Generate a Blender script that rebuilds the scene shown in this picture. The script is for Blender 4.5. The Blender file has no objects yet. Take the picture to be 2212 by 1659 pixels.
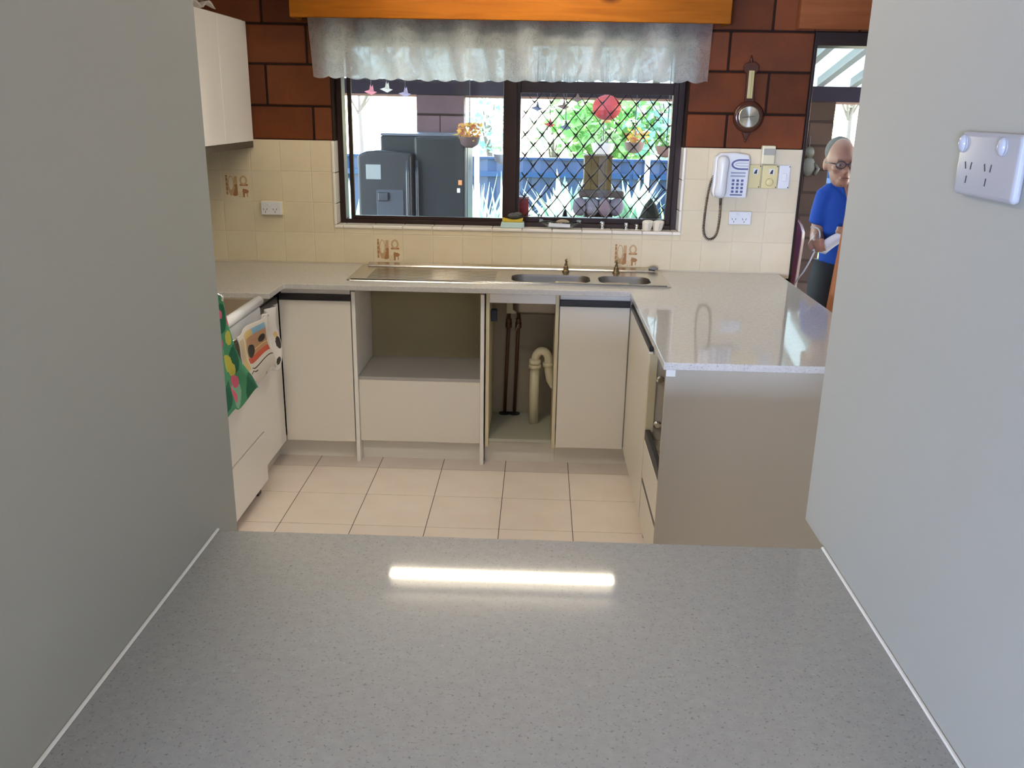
import bpy, bmesh, math, random
from mathutils import Vector, Matrix
random.seed(7)
SC = bpy.context.scene
COL = SC.collection
PI = math.pi

# ------------------------------------------------------------------ camera, world, light, exposure
cam_d = bpy.data.cameras.new('camera')
cam_d.sensor_fit = 'HORIZONTAL'; cam_d.sensor_width = 36.0; cam_d.lens = 36.0 * 1906.80 / 2212.0
cam_d.clip_start = 0.05; cam_d.clip_end = 200
cam = bpy.data.objects.new('camera', cam_d); COL.objects.link(cam)
_r = Vector((0.99930813, 0.03287025, 0.01740134)); _u = Vector((-0.02648018, 0.30026874, 0.95348701)); _f = Vector((-0.02611628, 0.95328811, -0.30093141))
M = Matrix.Identity(4)
for i in range(3):
    M[i][0] = _r[i]; M[i][1] = _u[i]; M[i][2] = -_f[i]
M.translation = Vector((0, 0, 1.6843))
cam.matrix_world = M
SC.camera = cam
SC.view_settings.view_transform = 'Standard'; SC.view_settings.look = 'None'
SC.view_settings.exposure = 0.0; SC.view_settings.gamma = 1.0; SC.view_settings.use_curve_mapping = False
SC.cycles.max_bounces = 10; SC.cycles.transparent_max_bounces = 24
SC.cycles.sample_clamp_indirect = 6.0

W = bpy.data.worlds.new('sky'); SC.world = W; W.use_nodes = True
nt = W.node_tree
sky = nt.nodes.new('ShaderNodeTexSky'); sky.sky_type = 'NISHITA'; sky.sun_disc = False
sky.sun_elevation = math.radians(52); sky.sun_rotation = math.radians(50); sky.dust_density = 1.0; sky.air_density = 1.0
nt.nodes['Background'].inputs['Strength'].default_value = 4.6
nt.links.new(sky.outputs[0], nt.nodes['Background'].inputs['Color'])

sun_d = bpy.data.lights.new('sun', 'SUN'); sun_d.energy = 20.0; sun_d.angle = 0.01; sun_d.color = (1, .95, .86)
sun = bpy.data.objects.new('sun', sun_d); COL.objects.link(sun)
sun.rotation_euler = Vector((0.55, 0.35, 0.85)).to_track_quat('Z', 'Y').to_euler()

# daylight standing in the living-room window behind the camera
dl = bpy.data.lights.new('window_daylight', 'AREA'); dl.shape = 'RECTANGLE'; dl.size = 2.05; dl.size_y = 0.95; dl.energy = 850; dl.color = (.46, .60, 1.0)
dlo = bpy.data.objects.new('window_daylight', dl); COL.objects.link(dlo)
dlo.location = (-2.3, -6.02, 1.2); dlo.rotation_euler = (math.radians(90), 0, 0)   # emits towards +Y
TUBE_STRENGTH = 74.0

# ------------------------------------------------------------------ helpers
WPOS = {}
class MB:
    def __init__(s): s.v = []; s.f = []; s.m = []; s.cur = 0
    def mat(s, i): s.cur = i; return s
    def face(s, idx): s.f.append(tuple(idx)); s.m.append(s.cur)
    def add(s, vs, fs):
        n = len(s.v); s.v += [Vector(v) for v in vs]
        for f in fs: s.face([n + i for i in f])
        return s
    def box(s, x0, x1, y0, y1, z0, z1):
        return s.add([(x0,y0,z0),(x1,y0,z0),(x1,y1,z0),(x0,y1,z0),(x0,y0,z1),(x1,y0,z1),(x1,y1,z1),(x0,y1,z1)],
                     [(0,3,2,1),(4,5,6,7),(0,1,5,4),(1,2,6,5),(2,3,7,6),(3,0,4,7)])
    def tube(s, pts, r, n=8, caps=True):
        pts = [Vector(p) for p in pts]; k = len(pts)
        rs = r if isinstance(r, (list, tuple)) else [r] * k
        base = len(s.v); up = None
        for i, p in enumerate(pts):
            t = (pts[min(i+1, k-1)] - pts[max(i-1, 0)])
            t = t.normalized() if t.length > 1e-9 else Vector((0,0,1))
            if up is None: up = Vector((0,0,1)) if abs(t.z) < .9 else Vector((1,0,0))
            a = t.cross(up)
            if a.length < 1e-5: a = t.cross(Vector((0,1,0)))
            a.normalize(); b = t.cross(a).normalized(); up = a.cross(t) * 1.0
            for j in range(n):
                an = 2*PI*j/n
                s.v.append(p + (a*math.cos(an) + b*math.sin(an)) * rs[i])
        for i in range(k-1):
            for j in range(n):
                s.face((base+i*n+j, base+i*n+(j+1)%n, base+(i+1)*n+(j+1)%n, base+(i+1)*n+j))
        if caps:
            s.face([base+j for j in range(n)][::-1]); s.face([base+(k-1)*n+j for j in range(n)])
        return s
    def lathe(s, prof, c=(0,0,0), n=24, axis='Z'):
        base = len(s.v); c = Vector(c)
        for r, h in prof:
            for j in range(n):
                a = 2*PI*j/n; x, y = r*math.cos(a), r*math.sin(a)
                s.v.append(c + (Vector((x,y,h)) if axis == 'Z' else Vector((x,-h,y)) if axis == 'Y' else Vector((h,x,y))))
        for i in range(len(prof)-1):
            for j in range(n):
                s.face((base+i*n+j, base+i*n+(j+1)%n, base+(i+1)*n+(j+1)%n, base+(i+1)*n+j))
        s.face([base+j for j in range(n)][::-1]); s.face([base+(len(prof)-1)*n+j for j in range(n)])
        return s
    def ell(s, c, r, nu=16, nv=10):
        c = Vector(c); rx, ry, rz = r if isinstance(r, (tuple, list)) else (r, r, r)
        base = len(s.v)
        s.v.append(c + Vector((0,0,-rz)))
        for i in range(1, nv):
            ph = -PI/2 + PI*i/nv
            for j in range(nu):
                a = 2*PI*j/nu
                s.v.append(c + Vector((rx*math.cos(ph)*math.cos(a), ry*math.cos(ph)*math.sin(a), rz*math.sin(ph))))
        s.v.append(c + Vector((0,0,rz))); top = len(s.v)-1
        for j in range(nu):
            s.face((base, base+1+(j+1)%nu, base+1+j)); s.face((top, top-nu+j, top-nu+(j+1)%nu))
        for i in range(nv-2):
            for j in range(nu):
                a = base+1+i*nu
                s.face((a+j, a+(j+1)%nu, a+nu+(j+1)%nu, a+nu+j))
        return s
    def prism(s, poly, h0, h1, plane='XZ'):
        P = (lambda a,b,h: (a,h,b)) if plane == 'XZ' else (lambda a,b,h: (h,a,b)) if plane == 'YZ' else (lambda a,b,h: (a,b,h))
        n = len(poly); base = len(s.v)
        for h in (h0, h1):
            for a, b in poly: s.v.append(Vector(P(a, b, h)))
        s.face([base+i for i in range(n)][::-1]); s.face([base+n+i for i in range(n)])
        for i in range(n): s.face((base+i, base+(i+1)%n, base+n+(i+1)%n, base+n+i))
        return s
    def grid(s, nu, nv, fn, mfn=None):
        base = len(s.v)
        for j in range(nv+1):
            for i in range(nu+1): s.v.append(Vector(fn(i/nu, j/nv)))
        for j in range(nv):
            for i in range(nu):
                if mfn: s.cur = mfn((i+.5)/nu, (j+.5)/nv)
                a = base + j*(nu+1) + i
                s.face((a, a+1, a+nu+2, a+nu+1))
        return s
    def build(s, name, mats, parent=None, at=None, smooth=False, bevel=0, segs=2, solid=0, subsurf=0, **tags):
        pw = WPOS.get(parent.name, Vector((0,0,0))) if parent else Vector((0,0,0))
        if at is None:
            if parent: at = pw
            else:
                lo = Vector([min(v[i] for v in s.v) for i in range(3)]); hi = Vector([max(v[i] for v in s.v) for i in range(3)])
                at = Vector(((lo.x+hi.x)/2, (lo.y+hi.y)/2, lo.z))
        at = Vector(at)
        me = bpy.data.meshes.new(name)
        me.from_pydata([v - at for v in s.v], [], s.f)
        if not isinstance(mats, (list, tuple)): mats = [mats]
        for m in mats: me.materials.append(m)
        for p, mi in zip(me.polygons, s.m): p.material_index = mi; p.use_smooth = smooth
        bm = bmesh.new(); bm.from_mesh(me); bmesh.ops.recalc_face_normals(bm, faces=bm.faces); bm.to_mesh(me); bm.free()
        me.update()
        o = bpy.data.objects.new(name, me); COL.objects.link(o)
        if parent: o.parent = parent
        o.location = at - pw
        WPOS[o.name] = at
        if bevel:
            b = o.modifiers.new('bevel', 'BEVEL'); b.width = bevel; b.segments = segs; b.limit_method = 'ANGLE'; b.angle_limit = math.radians(40)
        if solid:
            m = o.modifiers.new('solid', 'SOLIDIFY'); m.thickness = solid; m.offset = 0
        if subsurf:
            m = o.modifiers.new('sub', 'SUBSURF'); m.levels = subsurf; m.render_levels = subsurf
        for k, v in tags.items(): o[{'cat': 'category'}.get(k, k)] = v
        return o
def thing(name, at, label, cat, group=None):
    o = bpy.data.objects.new(name, None); COL.objects.link(o); o.location = at; o.empty_display_size = .05
    o['label'] = label; o['category'] = cat
    if group: o['group'] = group
    WPOS[o.name] = Vector(at)
    return o
def bx(*a): return MB().box(*a)
def link_copy(me, name, loc, parent, mods=None, rot=None, scale=None):
    o = bpy.data.objects.new(name, me); COL.objects.link(o)
    pw = WPOS.get(parent.name, Vector((0,0,0))) if parent else Vector((0,0,0))
    o.parent = parent; o.location = Vector(loc) - pw
    if rot: o.rotation_euler = rot
    if scale: o.scale = scale
    WPOS[o.name] = Vector(loc)
    return o

# ------------------------------------------------------------------ materials
def nm(name):
    m = bpy.data.materials.new(name); m.use_nodes = True
    return m, m.node_tree, m.node_tree.nodes['Principled BSDF']
def P(name, col, rough=.5, metal=0, spec=.5, bump=None, var=None, trans=0, coat=0, emit=None, objvar=0):
    m, t, b = nm(name)
    b.inputs['Base Color'].default_value = (*col, 1); b.inputs['Roughness'].default_value = rough; b.inputs['Metallic'].default_value = metal
    b.inputs['Specular IOR Level'].default_value = spec; b.inputs['Coat Weight'].default_value = coat
    if trans: b.inputs['Transmission Weight'].default_value = trans
    if emit: b.inputs['Emission Color'].default_value = (*emit[0], 1); b.inputs['Emission Strength'].default_value = emit[1]
    tc = t.nodes.new('ShaderNodeTexCoord')
    src = None
    if var:   # (scale, amount, colour2)
        n = t.nodes.new('ShaderNodeTexNoise'); n.inputs['Scale'].default_value = var[0]; n.inputs['Detail'].default_value = 5
        t.links.new(tc.outputs['Object'], n.inputs['Vector'])
        rp = t.nodes.new('ShaderNodeValToRGB'); rp.color_ramp.elements[0].position = .35; rp.color_ramp.elements[1].position = .68
        rp.color_ramp.elements[0].color = (*col, 1); rp.color_ramp.elements[1].color = (*var[1], 1)
        t.links.new(n.outputs['Fac'], rp.inputs['Fac']); src = rp.outputs['Color']
    if objvar:
        oi = t.nodes.new('ShaderNodeObjectInfo'); hs = t.nodes.new('ShaderNodeHueSaturation')
        mr = t.nodes.new('ShaderNodeMapRange'); mr.inputs['To Min'].default_value = 1-objvar; mr.inputs['To Max'].default_value = 1+objvar
        t.links.new(oi.outputs['Random'], mr.inputs['Value']); t.links.new(mr.outputs['Result'], hs.inputs['Value'])
        if src: t.links.new(src, hs.inputs['Color'])
        else: hs.inputs['Color'].default_value = (*col, 1)
        src = hs.outputs['Color']
    if src: t.links.new(src, b.inputs['Base Color'])
    if bump:  # (scale, strength)
        n = t.nodes.new('ShaderNodeTexNoise'); n.inputs['Scale'].default_value = bump[0]; n.inputs['Detail'].default_value = 4
        t.links.new(tc.outputs['Object'], n.inputs['Vector'])
        bp = t.nodes.new('ShaderNodeBump'); bp.inputs['Strength'].default_value = bump[1]; bp.inputs['Distance'].default_value = .004
        t.links.new(n.outputs['Fac'], bp.inputs['Height']); t.links.new(bp.outputs['Normal'], b.inputs['Normal'])
    return m
def stone_mat(name='speckled_quartz', k=1.0):
    m, t, b = nm(name)
    tc = t.nodes.new('ShaderNodeTexCoord'); geo = t.nodes.new('ShaderNodeNewGeometry')
    def noise(sc, det, lo, hi):
        n = t.nodes.new('ShaderNodeTexNoise'); n.inputs['Scale'].default_value = sc; n.inputs['Detail'].default_value = det; n.inputs['Roughness'].default_value = .6
        t.links.new(geo.outputs['Position'], n.inputs['Vector'])
        r = t.nodes.new('ShaderNodeMapRange'); r.inputs['From Min'].default_value = lo; r.inputs['From Max'].default_value = hi
        t.links.new(n.outputs['Fac'], r.inputs['Value']); return r.outputs['Result']
    def mix(fac, a, bcol):
        x = t.nodes.new('ShaderNodeMix'); x.data_type = 'RGBA'
        t.links.new(fac, x.inputs['Factor'])
        if isinstance(a, tuple): x.inputs['A'].default_value = (*[q*k for q in a], 1)
        else: t.links.new(a, x.inputs['A'])
        x.inputs['B'].default_value = (*[q*k for q in bcol], 1); return x.outputs['Result']
    c = mix(noise(60, 4, .35, .7), (.60, .585, .555), (.52, .505, .485))
    c = mix(noise(190, 2, .60, .68), c, (.34, .325, .315))
    c = mix(noise(150, 3, .63, .72), c, (.72, .70, .67))
    c = mix(noise(110, 2, .70, .76), c, (.27, .25, .24))
    t.links.new(c, b.inputs['Base Color'])
    b.inputs['Roughness'].default_value = .62; b.inputs['Coat Weight'].default_value = 1.0; b.inputs['Coat Roughness'].default_value = .045
    return m
def wood_mat(name, c1, c2, rough=.35, scale=(1.2, 14, 14), knots=True):
    m, t, b = nm(name)
    tc = t.nodes.new('ShaderNodeTexCoord'); mp = t.nodes.new('ShaderNodeMapping'); mp.inputs['Scale'].default_value = scale
    n = t.nodes.new('ShaderNodeTexNoise'); n.inputs['Scale'].default_value = 2.2; n.inputs['Detail'].default_value = 6; n.inputs['Distortion'].default_value = .7
    r = t.nodes.new('ShaderNodeValToRGB'); r.color_ramp.elements[0].position = .3; r.color_ramp.elements[1].position = .72
    r.color_ramp.elements[0].color = (*c1, 1); r.color_ramp.elements[1].color = (*c2, 1)
    t.links.new(tc.outputs['Object'], mp.inputs['Vector']); t.links.new(mp.outputs['Vector'], n.inputs['Vector'])
    t.links.new(n.outputs['Fac'], r.inputs['Fac']); out = r.outputs['Color']
    if knots:
        v = t.nodes.new('ShaderNodeTexVoronoi'); v.inputs['Scale'].default_value = 3.1; v.inputs['Randomness'].default_value = 1
        mp2 = t.nodes.new('ShaderNodeMapping'); mp2.inputs['Scale'].default_value = (.75, 1, 1.5)
        t.links.new(tc.outputs['Object'], mp2.inputs['Vector']); t.links.new(mp2.outputs['Vector'], v.inputs['Vector'])
        mr = t.nodes.new('ShaderNodeMapRange'); mr.inputs['From Min'].default_value = .05; mr.inputs['From Max'].default_value = .14; mr.inputs['To Min'].default_value = 1; mr.inputs['To Max'].default_value = 0
        t.links.new(v.outputs['Distance'], mr.inputs['Value'])
        x = t.nodes.new('ShaderNodeMix'); x.data_type = 'RGBA'; t.links.new(mr.outputs['Result'], x.inputs['Factor']); t.links.new(out, x.inputs['A'])
        x.inputs['B'].default_value = (c1[0]*.35, c1[1]*.3, c1[2]*.3, 1); out = x.outputs['Result']
    t.links.new(out, b.inputs['Base Color']); b.inputs['Roughness'].default_value = rough; b.inputs['Specular IOR Level'].default_value = .1
    return m
def glass_mat(name, refl=.06, tint=(1,1,1), rough=0.0):
    m = bpy.data.materials.new(name); m.use_nodes = True; t = m.node_tree; t.nodes.clear()
    o = t.nodes.new('ShaderNodeOutputMaterial'); tr = t.nodes.new('ShaderNodeBsdfTransparent'); tr.inputs['Color'].default_value = (*tint, 1)
    g = t.nodes.new('ShaderNodeBsdfGlossy'); g.inputs['Roughness'].default_value = rough
    fr = t.nodes.new('ShaderNodeFresnel'); fr.inputs['IOR'].default_value = 1.45
    mx = t.nodes.new('ShaderNodeMixShader'); ad = t.nodes.new('ShaderNodeMath'); ad.operation = 'ADD'; ad.inputs[1].default_value = refl - .04; ad.use_clamp = True
    t.links.new(fr.outputs[0], ad.inputs[0]); t.links.new(ad.outputs[0], mx.inputs[0])
    t.links.new(tr.outputs[0], mx.inputs[1]); t.links.new(g.outputs[0], mx.inputs[2]); t.links.new(mx.outputs[0], o.inputs['Surface'])
    return m
def lace_mat():
    m = bpy.data.materials.new('white_lace'); m.use_nodes = True; t = m.node_tree; t.nodes.clear()
    o = t.nodes.new('ShaderNodeOutputMaterial')
    d = t.nodes.new('ShaderNodeBsdfDiffuse'); d.inputs['Color'].default_value = (.92, .90, .90, 1)
    tl = t.nodes.new('ShaderNodeBsdfTranslucent'); tl.inputs['Color'].default_value = (1, 1, 1, 1)
    m1 = t.nodes.new('ShaderNodeMixShader'); m1.inputs[0].default_value = .9
    tr = t.nodes.new('ShaderNodeBsdfTransparent')
    m2 = t.nodes.new('ShaderNodeMixShader')
    uv = t.nodes.new('ShaderNodeUVMap') if False else t.nodes.new('ShaderNodeTexCoord')
    def vor(sc, lo, hi, a0, a1):
        v = t.nodes.new('ShaderNodeTexVoronoi'); v.inputs['Scale'].default_value = sc; t.links.new(uv.outputs['Object'], v.inputs['Vector'])
        r = t.nodes.new('ShaderNodeMapRange'); r.inputs['From Min'].default_value = lo; r.inputs['From Max'].default_value = hi; r.inputs['To Min'].default_value = a0; r.inputs['To Max'].default_value = a1
        t.links.new(v.outputs['Distance'], r.inputs['Value']); return r.outputs[0]
    n = t.nodes.new('ShaderNodeTexNoise'); n.inputs['Scale'].default_value = 17; n.inputs['Detail'].default_value = 4; n.inputs['Distortion'].default_value = 1.6
    t.links.new(uv.outputs['Object'], n.inputs['Vector'])
    b = t.nodes.new('ShaderNodeMapRange'); b.inputs['From Min'].default_value = .42; b.inputs['From Max'].default_value = .60; b.inputs['To Min'].default_value = 1; b.inputs['To Max'].default_value = .05
    t.links.new(n.outputs['Fac'], b.inputs['Value'])
    fine = vor(260, .25, .55, .40, .06)
    mu = t.nodes.new('ShaderNodeMath'); mu.operation = 'MULTIPLY'
    t.links.new(fine, mu.inputs[0]); t.links.new(b.outputs[0], mu.inputs[1])
    t.links.new(d.outputs[0], m1.inputs[1]); t.links.new(tl.outputs[0], m1.inputs[2])
    t.links.new(mu.outputs[0], m2.inputs[0]); t.links.new(m1.outputs[0], m2.inputs[1]); t.links.new(tr.outputs[0], m2.inputs[2])
    t.links.new(m2.outputs[0], o.inputs['Surface'])
    return m
def leaf_mat(name, c1, c2, tr=.45):
    m = bpy.data.materials.new(name); m.use_nodes = True; t = m.node_tree; t.nodes.clear()
    o = t.nodes.new('ShaderNodeOutputMaterial'); d = t.nodes.new('ShaderNodeBsdfDiffuse'); tl = t.nodes.new('ShaderNodeBsdfTranslucent'); mx = t.nodes.new('ShaderNodeMixShader'); mx.inputs[0].default_value = tr
    geo = t.nodes.new('ShaderNodeNewGeometry'); r = t.nodes.new('ShaderNodeValToRGB')
    r.color_ramp.elements[0].color = (*c1, 1); r.color_ramp.elements[1].color = (*c2, 1)
    t.links.new(geo.outputs['Random Per Island'], r.inputs['Fac'])
    t.links.new(r.outputs['Color'], d.inputs['Color']); t.links.new(r.outputs['Color'], tl.inputs['Color'])
    t.links.new(d.outputs[0], mx.inputs[1]); t.links.new(tl.outputs[0], mx.inputs[2]); t.links.new(mx.outputs[0], o.inputs['Surface'])
    return m

STONE = stone_mat(k=.95)
STONE2 = stone_mat('darkened_speckled_quartz', .51)  # bench stone again, darkened to offset the strong light on the counter
LAM = P('cream_white_laminate', (.80, .76, .68), .38)
LAMW = P('white_laminate', (.90, .88, .84), .32)
LAMIN = P('cabinet_lining', (.50, .45, .36), .6)
CHIP = P('raw_board_edge', (.66, .59, .40), .8)
BLK = P('black_handle_strip', (.018, .016, .02), .4)
PAINT = P('wall_paint', (.375, .37, .325), .6, bump=(180, .04))
CEIL = P('ceiling_paint', (.86, .85, .83), .8)
TILE = P('cream_glazed_tile', (.72, .625, .44), .16, var=(9, (.69, .585, .40)), objvar=.03)
GROUT = P('pale_grout', (.66, .58, .44), .8)
TRIMW = P('white_glazed_trim', (.82, .76, .67), .2)
TAN = P('tile_print_tan', (.50, .33, .17), .25); BRN = P('tile_print_brown', (.33, .16, .065), .25)
BLOCK = P('brown_stained_block', (.16, .046, .017), .5, spec=.08, var=(5, (.105, .034, .016)), objvar=.28, bump=(60, .25))
MORTAR = P('dark_mortar', (.022, .011, .008), .8, spec=.1)
FTILE = P('beige_floor_tile', (.84, .75, .68), .22, var=(6, (.80, .70, .63)), objvar=.02)
FGROUT = P('beige_floor_grout', (.50, .42, .34), .8); DGROUT = P('dark_floor_grout', (.05, .035, .025), .8)
PINE = wood_mat('orange_pine', (.19, .055, .003), (.27, .09, .006), .55)
REDWOOD = wood_mat('red_brown_timber', (.20, .06, .02), (.27, .09, .03), knots=False)
FRAME = P('dark_brown_frame', (.022, .011, .009), .4, spec=.25)
STEEL = P('stainless_steel', (.62, .59, .55), .27, metal=1)
STEELD = P('brushed_bowl_steel', (.24, .225, .215), .4, metal=1)
CHROME = P('chrome', (.8, .8, .8), .12, metal=1)
BRASS = P('aged_brass', (.16, .11, .05), .4, metal=.7)
WPLAST = P('white_plastic', (.74, .74, .74), .28)
CREAM = P('cream_plastic', (.72, .65, .43), .35); YELLOW = P('yellowed_plastic', (.70, .60, .30), .35)
GREYP = P('grey_plastic', (.36, .35, .29), .4)
DARK = P('dark_slot', (.03, .03, .035), .6)
BLUEP = P('blue_grey_print', (.10, .11, .24), .5)
COPPER = P('dull_copper_pipe', (.13, .06, .035), .45, metal=.5)
PVC = P('cream_waste_pipe', (.70, .64, .44), .4)
LACE = lace_mat()
GLASS = glass_mat('window_glass', .03, (.97, .98, 1.0))
HAZY = glass_mat('hazy_window_glass', .035, (.97, .98, 1.0))
_t = HAZY.node_tree; _o = _t.nodes['Material Output']; _s = _o.inputs['Surface'].links[0].from_socket
_tl = _t.nodes.new('ShaderNodeBsdfTranslucent'); _tl.inputs['Color'].default_value = (.62, .66, 1.0, 1)
_mx = _t.nodes.new('ShaderNodeMixShader'); _mx.inputs[0].default_value = .006
_t.links.new(_s, _mx.inputs[1]); _t.links.new(_tl.outputs[0], _mx.inputs[2]); _t.links.new(_mx.outputs[0], _o.inputs['Surface'])
FIG = P('barometer_wood', (.055, .014, .006), .18); GOLD = P('barometer_brass', (.55, .46, .22), .3, metal=.9)
def dial_mat():
    m, t, b = nm('brushed_dial'); b.inputs['Metallic'].default_value = 1; b.inputs['Roughness'].default_value = .3; b.inputs['Base Color'].default_value = (.36, .33, .26, 1)
    b.inputs['Anisotropic'].default_value = .85
    tg = t.nodes.new('ShaderNodeTangent'); tg.direction_type = 'RADIAL'; tg.axis = 'Y'; t.links.new(tg.outputs[0], b.inputs['Tangent']); return m
DIAL = dial_mat()

# ------------------------------------------------------------------ setting
YT = 4.444; TX0 = -0.8357; TS = .15; TB = .9038; TTOP = 1.504
WX0, WX1, WZ0, WZ1 = -1.018, .692, 1.093, 1.995
DX0, DX1, DZ = 1.262, 2.25, 2.035

# floor
flo = bx(-3.5, 3.0, -6.0, 4.64, -.12, -.006).build('floor', FGROUT, at=(0,0,0), kind='structure')
ft = MB().box(-.1515,.1515,-.1515,.1515,-.005,0)
ft_o = ft.build('floor_tile', FTILE, flo, at=(0,0,0), bevel=.0015, segs=1); ft_me = ft_o.data; bpy.data.objects.remove(ft_o)
FS = .3061
for i in range(-2, 12):
    for j in range(-5, 3):
        cx, cy = -1.053 + (i+.5)*FS, 3.6283 + (j+.5)*FS
        if cx - .15 < -1.75 or cx > 2.9 or cy + .15 > 4.64 : continue
        link_copy(ft_me, 'floor_tile', (cx, cy, 0), flo)
for i in range(0, 8):
    x = -1.053 + i*FS
    bx(x-.0022, x+.0022, 2.0, 4.44, -.006, -.0008).build('grout_line', DGROUT, flo)

# walls
def slabbox(name, mat, *boxes, **k):
    m = MB()
    for b in boxes: m.box(*b)
    return m.build(name, mat, at=(0,0,0), kind='structure', **k)
YB = 4.455
wb = slabbox('wall_back', MORTAR,
    (-1.87, WX0, YB, 4.64, -.12, 2.45), (WX0, WX1, YB, 4.64, -.12, WZ0), (WX0, WX1, YB, 4.64, WZ1, 2.45),
    (WX1, DX0, YB, 4.64, -.12, 2.45), (DX0, DX1, YB, 4.64, DZ, 2.45), (DX1, 3.12, YB, 4.64, -.12, 2.45))
# tiles
def tile_piece(x0, x1, z0, z1, name='wall_tile', mats=TILE):
    g = .0011
    return bx(x0+g, x1-g, YT, YB, z0+g, z1-g).build(name, mats, wb, bevel=.002, segs=2)
full = MB().box(-.0739, .0739, 0, .0109, -.0739, .0739).build('wall_tile', TILE, wb, at=(0,0,0), bevel=.002, segs=2)
full_me = full.data; bpy.data.objects.remove(full)
bx(-1.75, DX0-.001, YT+.0025, YB, .876, TTOP-.001).build('grout', GROUT, wb) if False else None
def grout(x0, x1, z0, z1): bx(x0, x1, YT+.0016, YB, z0, z1).build('grout_bed', GROUT, wb)
grout(-1.75, WX0, .876, TTOP); grout(WX1, DX0-.001, .876, TTOP); grout(WX0, WX1, .876, WZ0-.001)
deco = {(-5, 2), (0, 0), (8, 0)}
def deco_tile(x0, z0):
    def paint(u, v):
        def e(cx, cy, rx, ry): return ((u-cx)/rx)**2 + ((v-cy)/ry)**2
        if u < .12 or u > .91 or v < .08 or v > .9: return 0
        if e(.30,.50,.115,.33) < 1 and not e(.30,.58,.075,.22) < 1 : return 1
        if e(.30,.5,.12,.30) < 1: return 0
        if abs(u-.16) < .03 and .2 < v < .85: return 2 if (int(v*20) % 3) else 1
        if abs(u-.46) < .05 and .18 < v < .82: return 2 if v < .55 else 1
        if e(.42,.25,.09,.10) < 1: return 2
        if e(.73,.68,.13,.16) < 1 and not e(.73,.68,.07,.10) < 1: return 1
        if abs(v-.53) < .035 and .6 < u < .88: return 2
        if e(.78,.32,.11,.07) < 1: return 2
        if abs(u-.72) < .025 and .12 < v < .4: return 2
        if abs(u-.84) < .02 and .14 < v < .3: return 1
        if e(.6,.2,.14,.1) < 1 and (int(u*40)+int(v*40)) % 3 == 0: return 1
        return 0
    g = .0011; m = MB().box(x0+g, x0+TS-g, YT+.0002, YB, z0+g, z0+TS-g)
    m.grid(64, 64, lambda u, v: (x0+g+u*(TS-2*g), YT, z0+g+v*(TS-2*g)), paint)
    o = m.build('wall_tile', [TILE, TAN, BRN], wb); o['label'] = 'cream tile printed with a brown kitchen motif'
for k in range(-7, 14):
    for r in range(0, 4):
        x0, z0 = TX0 + k*TS, TB + r*TS
        x1, z1 = x0+TS, z0+TS
        a, b = max(x0, -1.75), min(x1, DX0-.002)
        if b - a < .012: continue
        if (k, r) in deco: deco_tile(x0, z0); continue
        pieces = []
        inwin = a < WX1+.012 and b > WX0-.012 and z1 > WZ0-.012
        if not inwin: pieces = [(a, b, z0, z1)]
        else:
            if a < WX0-.012: pieces.append((a, min(b, WX0-.012), z0, z1))
            if b > WX1+.012: pieces.append((max(a, WX1+.012), b, z0, z1))
            if z0 < WZ0-.012: pieces.append((max(a, WX0-.012), min(b, WX1+.012), z0, WZ0-.012))
        for p in pieces:
            if p[1]-p[0] < .008 or p[3]-p[2] < .008: continue
            if abs(p[1]-p[0]-TS) < .001 and abs(p[3]-p[2]-TS) < .001:
                o = link_copy(full_me, 'wall_tile', ((p[0]+p[1])/2, YT, (p[2]+p[3])/2), wb)
                bm_ = o.modifiers.new('bevel', 'BEVEL'); bm_.width = .002; bm_.segments = 2
            else: tile_piece(*p)
# bullnose trim round the window, in tile lengths, running back to the frame
for k in range(-2, 11):
    a, b = max(TX0+k*TS, WX0-.012), min(TX0+(k+1)*TS, WX1+.012)
    if b-a < .02: continue
    bx(a+.0007, b-.0007, YT-.006, 4.535, WZ0-.012, WZ0+.004).build('sill_tile', TRIMW, wb, bevel=.005, segs=3)
for (a, b) in ((WX0-.012, WX0+.002), (WX1-.002, WX1+.012)):
    for z0, z1 in ((WZ0+.0045, 1.2), (1.2, 1.35), (1.35, TTOP)):
        bx(a, b, YT-.006, 4.535, z0+.0006, z1-.0006).build('trim_tile', TRIMW, wb, bevel=.005, segs=3)
# brown concrete blocks above the tiles (0.4 x 0.2 stretcher bond)
rows = [(TTOP+.003, 1.658), (1.668, 1.849), (1.859, 2.029), (2.039, 2.229), (2.239, 2.43)]
offs = [.887, 1.067, .871, 1.063, .871]
for (z0, z1), of in zip(rows, offs):
    k0 = -8
    for k in range(k0, 8):
        a, b = of + k*.4 + .005, of + (k+1)*.4 - .005
        for lo, hi in ((-1.75, WX0-.006), (WX0-.006, WX1+.006), (WX1+.006, DX0-.004), (DX0-.004, DX1+.004), (DX1+.004, 3.0)):
            p, q = max(a, lo), min(b, hi)
            if q-p < .03: continue
            if (lo, hi) == (WX0-.006, WX1+.006) and z0 < WZ1: continue
            if (lo, hi) == (DX0-.004, DX1+.004) and z0 < DZ-.01: continue
            bx(p, q, YT+.004, YB+.001, z0, z1).build('block', BLOCK, wb, bevel=.004, segs=1)

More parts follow.
